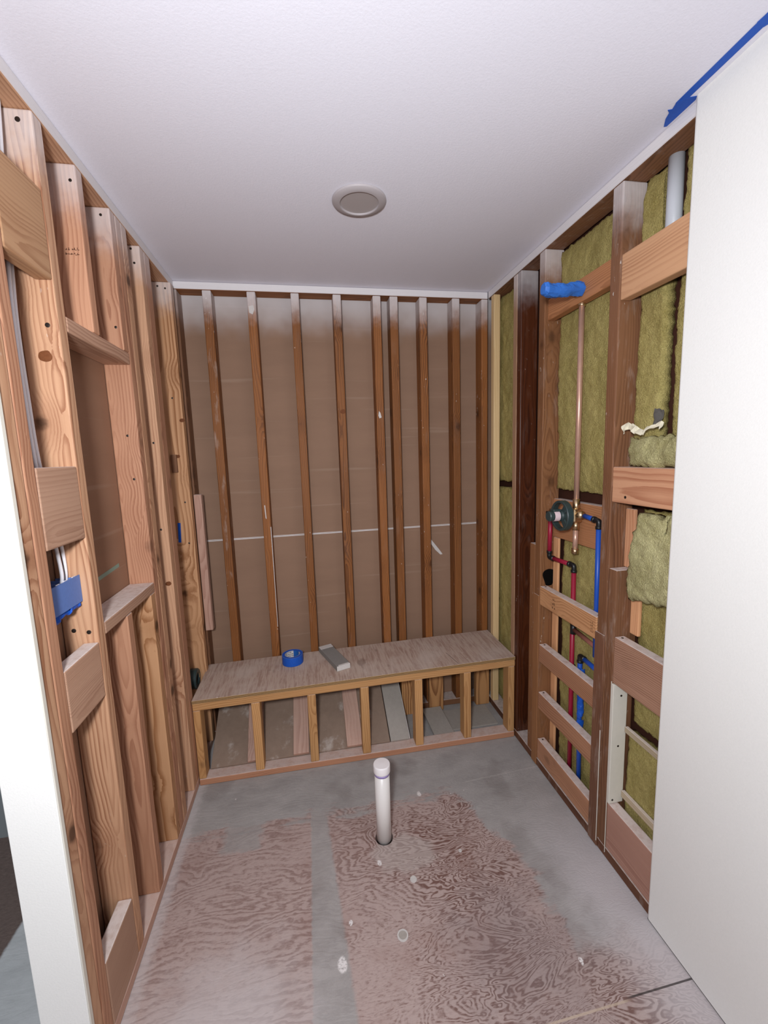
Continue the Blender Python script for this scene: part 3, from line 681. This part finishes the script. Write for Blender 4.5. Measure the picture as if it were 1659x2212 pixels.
board('furring_strip', (XR + 0.058, XR + 0.072), (1.262, 1.3040), (1.134, 1.345), W((S(214, 158, 120), S(186, 124, 90)), knots=0.2), 'light timber upright behind the top of the loose insulation', 'strip', 'set-back furring strips')
board('furring_strip', (XR + 0.058, XR + 0.072), (1.222, 1.2615), (0.90, 1.090), W((S(206, 152, 112), S(178, 120, 84)), knots=0.6), 'light knotty upright showing below the loose insulation', 'strip', 'set-back furring strips')

# ------------------------------------------------------------------ mineral wool
def batt(name, Y, Z, x0, x1, mat, label, amp=0.007, rag=0.008, seed=0, step=0.008, bulge=0.0, shape=None, group='mineral wool batts'):
    ny = max(6, int((Y[1] - Y[0]) / step)); nz = max(6, int((Z[1] - Z[0]) / step))
    L = Vector((x0, (Y[0] + Y[1]) / 2, Z[0])); bm = bmesh.new(); F = []; Bk = []
    for j in range(nz + 1):
        fr, br = [], []
        for i in range(ny + 1):
            u, v = i / ny, j / nz
            y = Y[0] + (Y[1] - Y[0]) * u; z = Z[0] + (Z[1] - Z[0]) * v
            if shape: y, z = shape(u, v, y, z)
            q = Vector((seed * 3.7, y, z))
            edge = min(u, 1 - u, v, 1 - v)
            if i in (0, ny): y += rag * mnoise.noise(q * 70 + Vector((0, 5, 0))) * (1 if i == 0 else 1)
            if j in (0, nz): z += rag * (mnoise.noise(q * 60) + 0.6 * mnoise.noise(q * 160))
            d = amp * (mnoise.noise(Vector((seed, y * 9, z * 5))) + 0.6 * mnoise.noise(q * 32) + 0.35 * mnoise.noise(q * 85) + 0.22 * mnoise.noise(q * 190))
            d -= bulge * math.sin(PI * u) * math.sin(PI * min(v * 1.15, 1))
            d += 0.012 * (1 - min(edge * 14, 1)) ** 2
            fr.append(bm.verts.new(Vector((x0 + d, y, z)) - L)); br.append(bm.verts.new(Vector((x1, y, z)) - L) if (i in (0, ny) or j in (0, nz)) else None)
        F.append(fr); Bk.append(br)
    for j in range(nz):
        for i in range(ny): bm.faces.new((F[j][i], F[j + 1][i], F[j + 1][i + 1], F[j][i + 1]))
    for i in range(ny):
        bm.faces.new((F[0][i], F[0][i + 1], Bk[0][i + 1], Bk[0][i])); bm.faces.new((F[nz][i + 1], F[nz][i], Bk[nz][i], Bk[nz][i + 1]))
    for j in range(nz):
        bm.faces.new((F[j + 1][0], F[j][0], Bk[j][0], Bk[j + 1][0])); bm.faces.new((F[j][ny], F[j + 1][ny], Bk[j + 1][ny], Bk[j][ny]))
    rim = [Bk[0][i] for i in range(ny + 1)] + [Bk[j][ny] for j in range(1, nz + 1)] + [Bk[nz][i] for i in range(ny - 1, -1, -1)] + [Bk[j][0] for j in range(nz - 1, 0, -1)]
    bm.faces.new(rim)
    o = mesh_obj(name, bm, mat, None, L, smooth=True)
    return tag(o, label, 'insulation', group)
xi, xo = XR + 0.055, XR + 0.103
batt('insulation_batt', (2.046, 2.325), (1.392, 2.398), xi, xo, M_WOOL, 'narrow upper batt between the pale corner strip and the light brown stud', seed=1)
batt('insulation_batt', (2.046, 2.325), (0.045, 1.352), xi, xo, M_WOOL, 'narrow lower batt beside the pale corner strip, down behind the bench', seed=2)
batt('insulation_batt', (1.358, 1.754), (1.382, 2.385), xi + 0.008, xo, M_WOOL, 'large upper batt behind the copper riser', seed=3)
batt('insulation_batt', (1.358, 1.712), (0.045, 1.156), xi + 0.022, xo, M_WOOL, 'large lower batt behind the red and blue pipes', seed=4)
batt('insulation_batt', (1.190, 1.302), (1.50, 2.395), xi + 0.014, xo, M_WOOL, 'tall narrow batt between the tall brown stud and the dark gap', seed=5, shape=lambda u, v, y, z: (max(y, 1.220 if z > 2.09 else 1.19), z))
batt('insulation_batt', (0.93, 1.148), (1.50, 2.398), xi + 0.010, xo, M_WOOL, 'tall ragged batt partly hidden by the white drywall, past the dark gap', seed=6, rag=0.012)
batt('insulation_batt', (0.93, 1.28), (1.496, 1.588), XR + 0.024, XR + 0.050, M_WOOL2, 'crushed lump of wool resting on the thick reddish block', seed=7, amp=0.014, rag=0.012, bulge=0.012)
def tear(u, v, y, z):
    return (y + 0.030 * (1 - v) * (u - 0.2) + 0.012 * math.sin(v * 5) * (u > 0.5), z + 0.014 * math.sin(u * 4) * (1 - v) + 0.012 * u * v)
batt('insulation_batt', (0.955, 1.208), (1.052, 1.335), XR + 0.004, XR + 0.046, M_WOOL2, 'torn pale flap of wool hanging beside the white drywall', seed=8, amp=0.012, rag=0.014, bulge=0.010, shape=tear)
batt('insulation_batt', (0.93, 1.258), (0.555, 1.345), xi + 0.026, xo, M_WOOL, 'batt behind the wide ribbed-grain block', seed=9)
batt('insulation_batt', (0.93, 1.258), (0.045, 0.520), xi + 0.006, xo, M_WOOL, 'lowest batt behind the bottom wide block', seed=10)
tag(board('lath_strip', (XR + 0.048, XR + 0.062), (0.93, 1.250), (0.524, 0.546), W((S(188, 170, 144), S(150, 130, 104)), 'Y', knots=0), bev=0.002), 'thin dusty lath across the lower insulation between the wide blocks', 'strip')
tag(board('lath_strip', (XR + 0.046, XR + 0.060), (0.93, 1.250), (0.262, 0.288), W((S(188, 170, 144), S(150, 130, 104)), 'Y', knots=0), bev=0.002), 'thin dusty lath just above the lowest wide block', 'strip')
o = crumple('paper_scrap', lambda u, v: (XR + 0.018 + 0.012 * v, 1.292 - 0.16 * u, 1.612 + 0.012 * math.sin(u * 9) + 0.022 * (v - 0.3) * (1 - 0.4 * u)), None, M_PAPER, 16, 0.012, 4, 0.0012)
tag(o, 'torn cream paper lying over the crushed wool lump', 'paper')
o = crumple('felt_scrap', lambda u, v: (XR + 0.045, 1.182 - 0.034 * u * (0.6 + 0.4 * v), 1.622 + 0.055 * v - 0.01 * u), None, M_GREY, 8, 0.008, 6, 0.002)
tag(o, 'dark grey felt scrap at the foot of the dark gap', 'scrap')
tag(tube('vent_pipe', [(XR + 0.079, 1.188, 2.115), (XR + 0.079, 1.188, 2.4015)], 0.0215, M_PVCV, None, 24), 'white vent pipe behind the highest wide block', 'pipe')

# ------------------------------------------------------------------ plumbing
xp = XR + 0.030
pl = tag(empty('copper_riser', (xp, 1.544, 1.13)), 'copper riser from the valve to the shower arm', 'pipe')
tube('riser_pipe', [(xp, 1.544, 1.352), (xp, 1.545, 2.112)], 0.0105, M_COPPER, pl, 18)
tube('elbow', smooth_path([(xp, 1.545, 2.100), (xp, 1.545, 2.128), (xp - 0.010, 1.543, 2.142), (xp - 0.030, 1.540, 2.144)], 5), 0.0135, M_BRASS, pl, 16)
board('mounting_ear', (xp + 0.004, xp + 0.010), (1.512, 1.532), (2.128, 2.140), M_BLACK, parent=pl, bev=0.001)
st_ = tag(empty('copper_stub', (xp, 1.544, 1.13)), 'capped copper stub hanging below the valve', 'pipe')
tube('stub_pipe', [(xp, 1.544, 1.145), (xp, 1.544, 1.232)], 0.0105, M_COPPER, st_, 18)
tube('end_cap', [(xp, 1.544, 1.128), (xp, 1.544, 1.150)], 0.0135, M_BRASS, st_, 18)
# shower arm wrapped in tape
pts = smooth_path([(1.655, 1.529, 2.150), (1.62, 1.520, 2.148), (1.57, 1.510, 2.138), (1.52, 1.504, 2.134), (1.478, 1.500, 2.134)], 10)
nP = len(pts); seg = 22
bm = tube_bm([Vector(p) - Vector(pts[0]) for p in pts], 0.02, seg, [0.024 - 0.009 * max(0, i - nP + 5) / 4 - 0.004 * (i < 3) + 0.0015 * math.sin(i * 0.35) for i in range(nP)])
for v in bm.verts:
    q = v.co * 15 + Vector((3.3, 0, 0)); d = Vector((mnoise.noise(q), mnoise.noise(q + Vector((4, 4, 4))), mnoise.noise(q + Vector((8, 1, 3)))))
    rg = 1 - 2.4 * abs(mnoise.noise(Vector((v.co.x * 16, v.co.y * 62, v.co.z * 62)))); rg2 = 1 - 2 * abs(mnoise.noise(Vector((v.co.x * 60, v.co.y * 110, v.co.z * 110)) + Vector((1, 7, 2))))
    v.co += d * 0.005 + Vector((-0.1, -0.5, 0.9)) * (0.0050 * rg + 0.0020 * rg2)
M_TAPE3 = tape_mat('blue_tape_wrap', S(52, 112, 200))
o = mesh_obj('shower_outlet', bm, M_TAPE3, None, pts[0], smooth=False); tag(o, 'shower outlet wrapped in crumpled blue tape near the ceiling', 'shower outlet')

# mixing valve
vc = Vector((XR - 0.006, 1.562, 1.288))
va = tag(empty('mixing_valve', vc), 'dark green round shower valve with plaster guard ring', 'valve')
RX = (0, -PI / 2, 0)                                # lathe axis towards the room (-X)
bm = lathe_bm([(0.055, 0.004), (0.0625, 0.004), (0.0625, 0.027), (0.061, 0.029), (0.054, 0.029), (0.0525, 0.027), (0.0525, 0.004), (0.055, 0.004)], 64)
o = mesh_obj('guard_ring', bm, M_VALVE, va, (0, 0, 0), smooth=False); o.rotation_euler = RX
for a in (0.0, 2.25, 4.05):
    bm = box_bm(0.034, 0.026, 0.007, 0.002); o = mesh_obj('spoke', bm, M_VALVE, va, (-0.018, 0.0400 * math.cos(a), 0.0400 * math.sin(a)))
    o.rotation_euler = Matrix(((0, 0, 1), (math.cos(a), -math.sin(a), 0), (math.sin(a), math.cos(a), 0))).to_euler()
board('stop_lever', (vc.x - 0.070, vc.x - 0.050), (vc.y + 0.018, vc.y + 0.032), (vc.z + 0.006, vc.z + 0.018), M_BLACK, parent=va, bev=0.002)
bm = lathe_bm([(0, -0.03), (0.025, -0.03), (0.025, 0.016), (0.024, 0.022), (0.021, 0.028), (0.021, 0.074), (0.018, 0.078), (0, 0.078)], 40)
o = mesh_obj('cartridge', bm, M_VALVE, va); o.rotation_euler = RX
bm = lathe_bm([(0.0214, 0.034), (0.0218, 0.034), (0.0218, 0.058), (0.0214, 0.058)], 40)
o = mesh_obj('paper_label', bm, M_LABEL, va); o.rotation_euler = RX
board('limit_stop', (vc.x - 0.062, vc.x - 0.028), (vc.y - 0.014, vc.y + 0.014), (vc.z + 0.019, vc.z + 0.029), M_VALVE, parent=va, bev=0.003)
bm = box_bm(0.042, 0.046, 0.060, 0.008); mesh_obj('brass_body', bm, M_BRASS, va, (0.036, -0.010, 0.0))
cyl_part('outlet_union', (xp, 1.544, 1.300), (xp, 1.544, 1.356), 0.014, M_BRASS, va)
cyl_part('outlet_union', (xp, 1.544, 1.228), (xp, 1.544, 1.262), 0.014, M_BRASS, va)
cyl_part('inlet_union', (xp, 1.50, 1.295), (xp, 1.545, 1.290), 0.015, M_BRASS, va)
cyl_part('inlet_union', (xp - 0.002, 1.60, 1.290), (xp - 0.002, 1.722, 1.286), 0.012, M_BRASS, va)

def pex(name, runs, mat, label, r=0.0098):
    p0 = Vector(runs[0]); t = tag(empty(name, p0), label, 'pipe')
    for a, b in zip(runs[:-1], runs[1:]):
        a, b = Vector(a), Vector(b); d = (b - a).normalized(); l = (b - a).length
        g = min(0.022, l * 0.2)
        tube('pipe_run', [a + d * g * 0.5, b - d * g * 0.5], r, mat, t, 16)
    for i in range(1, len(runs) - 1):
        p = Vector(runs[i]); d1 = (Vector(runs[i - 1]) - p).normalized(); d2 = (Vector(runs[i + 1]) - p).normalized()
        el = tube('elbow', smooth_path([p + d1 * 0.026, p + d1 * 0.006, p + d2 * 0.006, p + d2 * 0.026], 4), 0.0105, M_BLACK, t, 14)
        cyl_part('crimp_ring', p + d1 * 0.020, p + d1 * 0.030, 0.0125, M_BLACK, el, 16); cyl_part('crimp_ring', p + d2 * 0.020, p + d2 * 0.030, 0.0125, M_BLACK, el, 16)
    return t
xq = XR + 0.050
RP = pex('hot_pipe', [(xp, 1.728, 1.284), (xp, 1.731, 1.069), (xq, 1.577, 1.067), (xq, 1.568, 0.0415)], M_RED, 'red hot water pipe stepping down from the valve')
for (z_,) in ((0.786,), (0.600,)):
    cyl_part('tee_fitting', (xq, 1.570, z_ - 0.020), (xq, 1.570, z_ + 0.024), 0.0125, M_BLACK, RP, 16)
cyl_part('branch_pipe', (xq, 1.562, 0.787), (xq, 1.3545, 0.765), 0.0095, plain('copper_brown', S(150, 96, 84), 0.4, 0.5), RP, 16)
BP = pex('cold_pipe', [(xp, 1.500, 1.294), (xp + 0.006, 1.412, 1.283), (xq, 1.426, 1.10), (xq, 1.426, 0.72)][:2] + [(xq, 1.424, 0.72)], M_BLUEP, 'blue cold water pipe dropping beside the tall brown stud')
B2 = pex('cold_pipe', [(xq, 1.3545, 0.674), (xq, 1.518, 0.690), (xq, 1.500, 0.0415)], M_BLUEP, 'blue cold water branch low behind the cross blocks')
for z_ in (0.60, 0.47, 0.37):
    crumple('tape_wrap', lambda u, v, z=z_: (xq - 0.0125 * math.cos((v - 0.5) * 4.4), 1.505 + 0.014 * math.sin((v - 0.5) * 4.4), z + 0.085 * (u - 0.5)), B2, M_TAPE, 10, 0.004, z_ * 10, 0.002)

# ------------------------------------------------------------------ bench
TILT = 0.0153                                     # it sits a little higher at the valve wall
bn = tag(empty('shower_bench', (0.82, 1.98, 0.0)), 'low timber-framed bench with a dusty plywood seat', 'bench')
BL, BR_, BF = 0.003, 1.638, 1.980
mbn = W(TAN, knots=0.5, contrast=0.6, dust=0.6)
def bpart(name, X, Y, Z, mat, tilt=False, bev=0.004):
    o = board(name, X, Y, Z, mat, parent=bn, bev=bev)
    if tilt:
        o.rotation_euler = (0, -TILT, 0); o.location.z += ((X[0] + X[1]) / 2 - 0.82) * math.tan(TILT)
    return o
def plymat():
    N = NT('plywood_seat'); p = N.obj(); wp = N.pos(); nr = N.sep(N.nor())
    n = N.noise(N.v('MULTIPLY', p, (75, 6.0, 1)), 1.0, 4, 0.6, 0.8)
    f = N.noise(N.v('MULTIPLY', p, (220, 30, 1)), 1.0, 3, 0.6)
    d = N.noise(p, 4, 4, 0.6)
    c = N.mix(N.ss(N.m('ADD', n, N.m('MULTIPLY', N.m('SUBTRACT', f, 0.5), 0.3)), 0.40, 0.68), S(190, 168, 154), S(166, 138, 124))
    c = N.mix(N.m('MULTIPLY', N.ss(d, 0.45, 0.7), 0.45), c, S(208, 194, 184))
    spk = N.ss(N.noise(wp, 70, 2, 0.4), 0.74, 0.77)
    c = N.mix(N.m('MULTIPLY', spk, 0.8), c, S(228, 222, 216))
    dk = N.ss(N.noise(N.v('MULTIPLY', wp, (12, 5, 1)), 1.0, 3), 0.66, 0.74)
    c = N.mix(N.m('MULTIPLY', dk, 0.5), c, S(120, 96, 84))
    s = N.sep(wp); ply = N.ss(N.m('FRACT', N.m('MULTIPLY', N.m('SUBTRACT', s[2], N.m('MULTIPLY', s[0], TILT)), 220.0)), 0.4, 0.6)
    ec = N.mix(ply, S(170, 138, 96), S(104, 76, 48))
    c = N.mix(N.ss(nr[2], 0.6, 0.8), ec, c)
    N.bump(N.m('ADD', f, n), 0.2, 0.001)
    return N.out(c, 0.8, 0.2)
M_PLY = plymat()
ZT = 0.456
pt = bpart('plywood_top', (BL, BR_), (BF - 0.004, 2.338), (ZT - 0.017, ZT), M_PLY, True, 0.002)
# split line across the seat
flat_poly('panel_joint', [(1.32, 1.985, ZT + 0.0083), (1.322, 1.985, ZT + 0.0083), (1.298, 2.115, ZT + 0.008), (1.296, 2.115, ZT + 0.008)], 0.0003, M_INK, bn)
RZ = (ZT - 0.0555, ZT - 0.0175)
bpart('front_rail', (BL, BR_), (BF, BF + 0.088), RZ, W(TAN, 'X', knots=0.5, contrast=0.5, dust=0), True)
bpart('rear_rail', (BL, BR_), (2.300, 2.338), RZ, W(TAN, 'X', knots=0.3, dust=0), True)
bpart('bottom_plate', (BL, BR_), (BF, BF + 0.070), (0.001, 0.033), W((S(184, 132, 102), S(146, 96, 72)), 'X', knots=0.3, dust=0.7))
for i, (a, b) in enumerate(((0.003, 0.036), (0.268, 0.309), (0.536, 0.577), (0.801, 0.843), (1.082, 1.124), (1.350, 1.389), (1.602, 1.637))):
    zc = RZ[0] + ((a + b) / 2 - 0.82) * math.tan(TILT) - 0.0008
    bpart('front_stud', (a, b), (BF + 0.002, BF + 0.069), (0.034, zc), mbn)
mrs = W((S(198, 146, 96), S(140, 92, 56)), knots=0.2, ring=0.012, contrast=0.9)
for (a, b) in ((1.080, 1.160), (1.250, 1.338), (1.548, 1.634)):
    bpart('rear_stud', (a, b), (2.300, 2.337), (0.002, RZ[0] + ((a + b) / 2 - 0.82) * math.tan(TILT) - 0.0008), mrs)

# things kept under the bench: sheet and boards leaning on the back wall
AY, AZ, BY, BZ = 2.040, 0.0345, 2.322, 0.205
ang = math.atan2(BZ - AZ, BY - AY); ln = math.hypot(BZ - AZ, BY - AY)
def lean(name, X, lift, th, mat, label, cat, group=None, skew=0.0, l2=1.0):
    c = Vector(((X[0] + X[1]) / 2, (AY + BY) / 2, (AZ + BZ) / 2)) + Vector((0, -math.sin(ang), math.cos(ang))) * (lift + th / 2)
    bm = box_bm(X[1] - X[0], ln * l2, th, 0.002)
    o = mesh_obj(name, bm, mat, None, c); o.rotation_euler = (ang, 0, skew); return tag(o, label, cat, group)
def sheetmat():
    N = NT('dusty_kraft'); p = N.pos()
    n = N.noise(p, 30, 3, 0.6); d = N.ss(N.noise(N.v('MULTIPLY', p, (1, 1, 0.6)), 9, 4, 0.65), 0.56, 0.72)
    c = N.mix(n, S(132, 112, 98), S(154, 132, 116)); c = N.mix(N.m('MULTIPLY', d, 0.55), c, S(206, 196, 188)); return N.out(c, 0.85, 0.2)
M_SHEET = sheetmat()
lean('drywall_offcut', (0.045, 0.953), 0.0, 0.0125, M_SHEET, 'brown dusty drywall offcut tilted under the bench', 'drywall')
mpk = W(PINK, 'Y', knots=0.4, contrast=0.5, dust=0.12)
GL2 = 'pink boards tilted under the bench'
lean('loose_board', (0.215, 0.292), 0.0128, 0.018, mpk, 'tilted pink board behind the second bench stud from the niche wall', 'board', GL2, 0.06)
lean('loose_board', (0.449, 0.528), 0.0128, 0.018, mpk, 'tilted pink board with a knot behind the third bench stud', 'board', GL2)
lean('loose_board', (0.724, 0.806), 0.0128, 0.018, mpk, 'tilted pink board behind the middle bench stud', 'board', GL2)
gb = lean('cement_strip', (0.957, 1.060), 0.0, 0.014, M_SLATE, 'grey cement strip with a white edge tilted under the bench', 'board')
bm = box_bm(0.003, ln, 0.014, 0.0); o = mesh_obj('white_edge', bm, M_DUSTY, gb, (0.0530, 0, 0))
bm = box_bm(0.118, 0.245, 0.014, 0.004)
for v in bm.verts: v.co.x += 0.003 * mnoise.noise(v.co * 40); v.co.y += 0.005 * mnoise.noise(v.co * 33)
o = mesh_obj('tile_offcut', bm, M_SLATE, None, (1.262, 2.174, 0.0205)); o.rotation_euler = (0.055, 0, 0.03)
tag(o, 'grey tile offcut lying flat under the bench', 'tile')
tag(board('tile_offcut', (1.325, 1.60), (2.10, 2.285), (0.001, 0.009), M_SLATE, bev=0.002), 'thin grey sheet on the floor under the valve end of the bench', 'tile')

# things on the seat
def seat_z(x): return ZT + (x - 0.82) * math.tan(TILT)
tr = tag(empty('tape_roll', (0.4625, 2.236, seat_z(0.4625) + 0.0012)), 'roll of blue masking tape standing on the bench seat', 'tape')
bm = lathe_bm([(0.0405, 0.0), (0.0555, 0.0), (0.0562, 0.002), (0.0562, 0.046), (0.0555, 0.048), (0.0405, 0.048), (0.0405, 0.0)], 64)
mesh_obj('tape_band', bm, M_TAPE, tr, (0, 0, 0))
bm = lathe_bm([(0.0385, 0.0005), (0.0403, 0.0005), (0.0403, 0.0475), (0.0385, 0.0475), (0.0385, 0.0005)], 64)
def coremat():
    N = NT('printed_core'); s = N.sep(N.obj()); a = N.m('ARCTAN2', s[1], s[0])
    lines = N.ss(N.m('FRACT', N.m('MULTIPLY', s[2], 90.0)), 0.5, 0.6)
    nn = N.ss(N.noise(N.comb(N.m('MULTIPLY', a, 9), N.m('MULTIPLY', s[2], 160), 0), 1.0, 2), 0.45, 0.55)
    blue = N.m('MULTIPLY', N.ss(a, 0.5, 0.56), N.ss(a, 1.5, 1.44))
    c = N.mix(N.m('MULTIPLY', lines, nn), S(206, 202, 200), S(84, 78, 74)); c = N.mix(blue, c, S(30, 92, 170)); return N.out(c, 0.6, 0.3)
mesh_obj('cardboard_core', bm, coremat(), tr, (0, 0, 0))
for v_ in (0,):
    bm = lathe_bm([(0.0562, 0.0478), (0.0562, 0.0484), (0.0545, 0.0486), (0.0545, 0.048)], 64)
    mesh_obj('dusty_rim', bm, M_TAPE2, tr, (0, 0, 0))
# grey rubbing block lying askew
A, B_ = Vector((0.640, 2.335)), Vector((0.728, 2.080)); mid = (A + B_) / 2; d = B_ - A
rb = tag(empty('rubbing_block', (mid.x, mid.y, seat_z(mid.x) + 0.0012)), 'grey stone rubbing block lying askew beside the tape roll', 'block')
rb.rotation_euler = (0, -TILT, math.atan2(d.y, d.x) + PI / 2)
lb = d.length
bm = box_bm(0.074, lb, 0.028, 0.002); mesh_obj('block_body', bm, M_SLATED, rb, (0, 0, 0.014))
bm = box_bm(0.0744, 0.040, 0.0010, 0.0003); mesh_obj('dusty_end', bm, M_DUSTY, rb, (0, lb / 2 - 0.022, 0.0284))
bm = box_bm(0.0744, 0.0010, 0.0265, 0.0003); mesh_obj('dusty_end', bm, M_DUSTY, rb, (0, -lb / 2 - 0.0003, 0.0145))
bm = box_bm(0.060, 0.012, 0.0010, 0.0003); mesh_obj('dusty_end', bm, M_DUSTY, rb, (0.003, -lb / 2 + 0.005, 0.0284))

# ------------------------------------------------------------------ drain pipe, plugs
dp = tag(empty('drain_pipe', (0.827, 1.523, 0.0)), 'capped white plastic pipe standing up through the floor', 'pipe')
bm = lathe_bm([(0, -0.0495), (0.0300, -0.0495), (0.0300, 0.312), (0, 0.312)], 48); mesh_obj('pipe_body', bm, M_WHITE, dp, (0, 0, 0), smooth=False)
bm = lathe_bm([(0.0302, 0.290), (0.0306, 0.290), (0.0306, 0.3015), (0.0302, 0.3015)], 48); mesh_obj('primer_band', bm, M_PURPLE, dp)
bm = lathe_bm([(0.0302, 0.302), (0.0335, 0.302), (0.0338, 0.304), (0.0338, 0.330), (0.0318, 0.335), (0, 0.3365)], 48); mesh_obj('end_cap', bm, plain('white_cap', S(236, 230, 230), 0.4, 0.5), dp)
for o in dp.children:
    for f in o.data.polygons: f.use_smooth = abs(f.normal.z) < 0.5
GPL = 'round plugs in the floor'
def plug(p, r, lab, ring=False):
    t = tag(empty('floor_plug', (p[0], p[1], 0.0)), lab, 'plug', GPL)
    bm = lathe_bm([(0, 0.0022), (r * 0.7, 0.0022), (r * 0.7, 0.0005), (0, 0.0005)], 32); mesh_obj('plug_face', bm, M_SLATE if ring else M_DUSTY, t)
    bm = lathe_bm([(r * 0.72, 0.0005), (r * 0.72, 0.003), (r * 0.97, 0.003), (r, 0.0005)], 32); mesh_obj('plug_rim', bm, M_DUSTY, t)
plug((0.823, 1.159), 0.0185, 'large grey-centred plug in the floor nearest the camera', True)
plug((0.902, 1.330), 0.0125, 'small white plug in the floor between pipe and large plug')
plug((1.110, 1.402), 0.0065, 'tiny white plug in the floor on the valve wall side of the pipe')

# ------------------------------------------------------------------ ceiling fittings
cl = tag(empty('ceiling_light', (0.829, 1.585, H)), 'round recessed light, switched off, in the white ceiling', 'light')
bm = lathe_bm([(0.0945, -0.0005), (0.0945, -0.004), (0.092, -0.0075), (0.070, -0.012), (0.0672, -0.0118), (0.0665, -0.006)], 72); mesh_obj('trim_ring', bm, M_TRIM, cl, (0, 0, 0), smooth=True)
bm = lathe_bm([(0, -0.0065), (0.0664, -0.0065), (0.0664, -0.0035), (0, -0.0035)], 72); mesh_obj('lens', bm, M_LENS, cl)

tz = H - 0.0004
ctp = tag(empty('ceiling_tape', (1.61, 0.95, tz)), 'blue masking tape along the ceiling above the white drywall', 'tape')
flat_poly('tape_strip', [(1.594, 1.066, tz), (1.590, 0.853, tz), (1.588, 0.60, tz), (1.612, 0.60, tz), (1.613, 0.873, tz), (1.614, 1.045, tz), (1.616, 1.075, tz), (1.603, 1.085, tz)], 0.0007, M_TAPE, ctp, (0, 0, -1))
flat_poly('torn_end', [(1.594, 1.064, tz), (1.612, 1.047, tz), (1.630, 1.040, tz), (1.637, 1.050, tz), (1.637, 1.140, tz), (1.630, 1.143, tz), (1.612, 1.118, tz), (1.604, 1.098, tz), (1.592, 1.090, tz), (1.602, 1.086, tz)], 0.0010, M_TAPE, ctp, (0, 0, -1))
flat_poly('torn_end', [(1.589, 0.860, tz), (1.613, 0.866, tz), (1.626, 0.84, tz), (1.630, 0.70, tz), (1.60, 0.70, tz)], 0.0013, M_TAPE, ctp, (0, 0, -1))
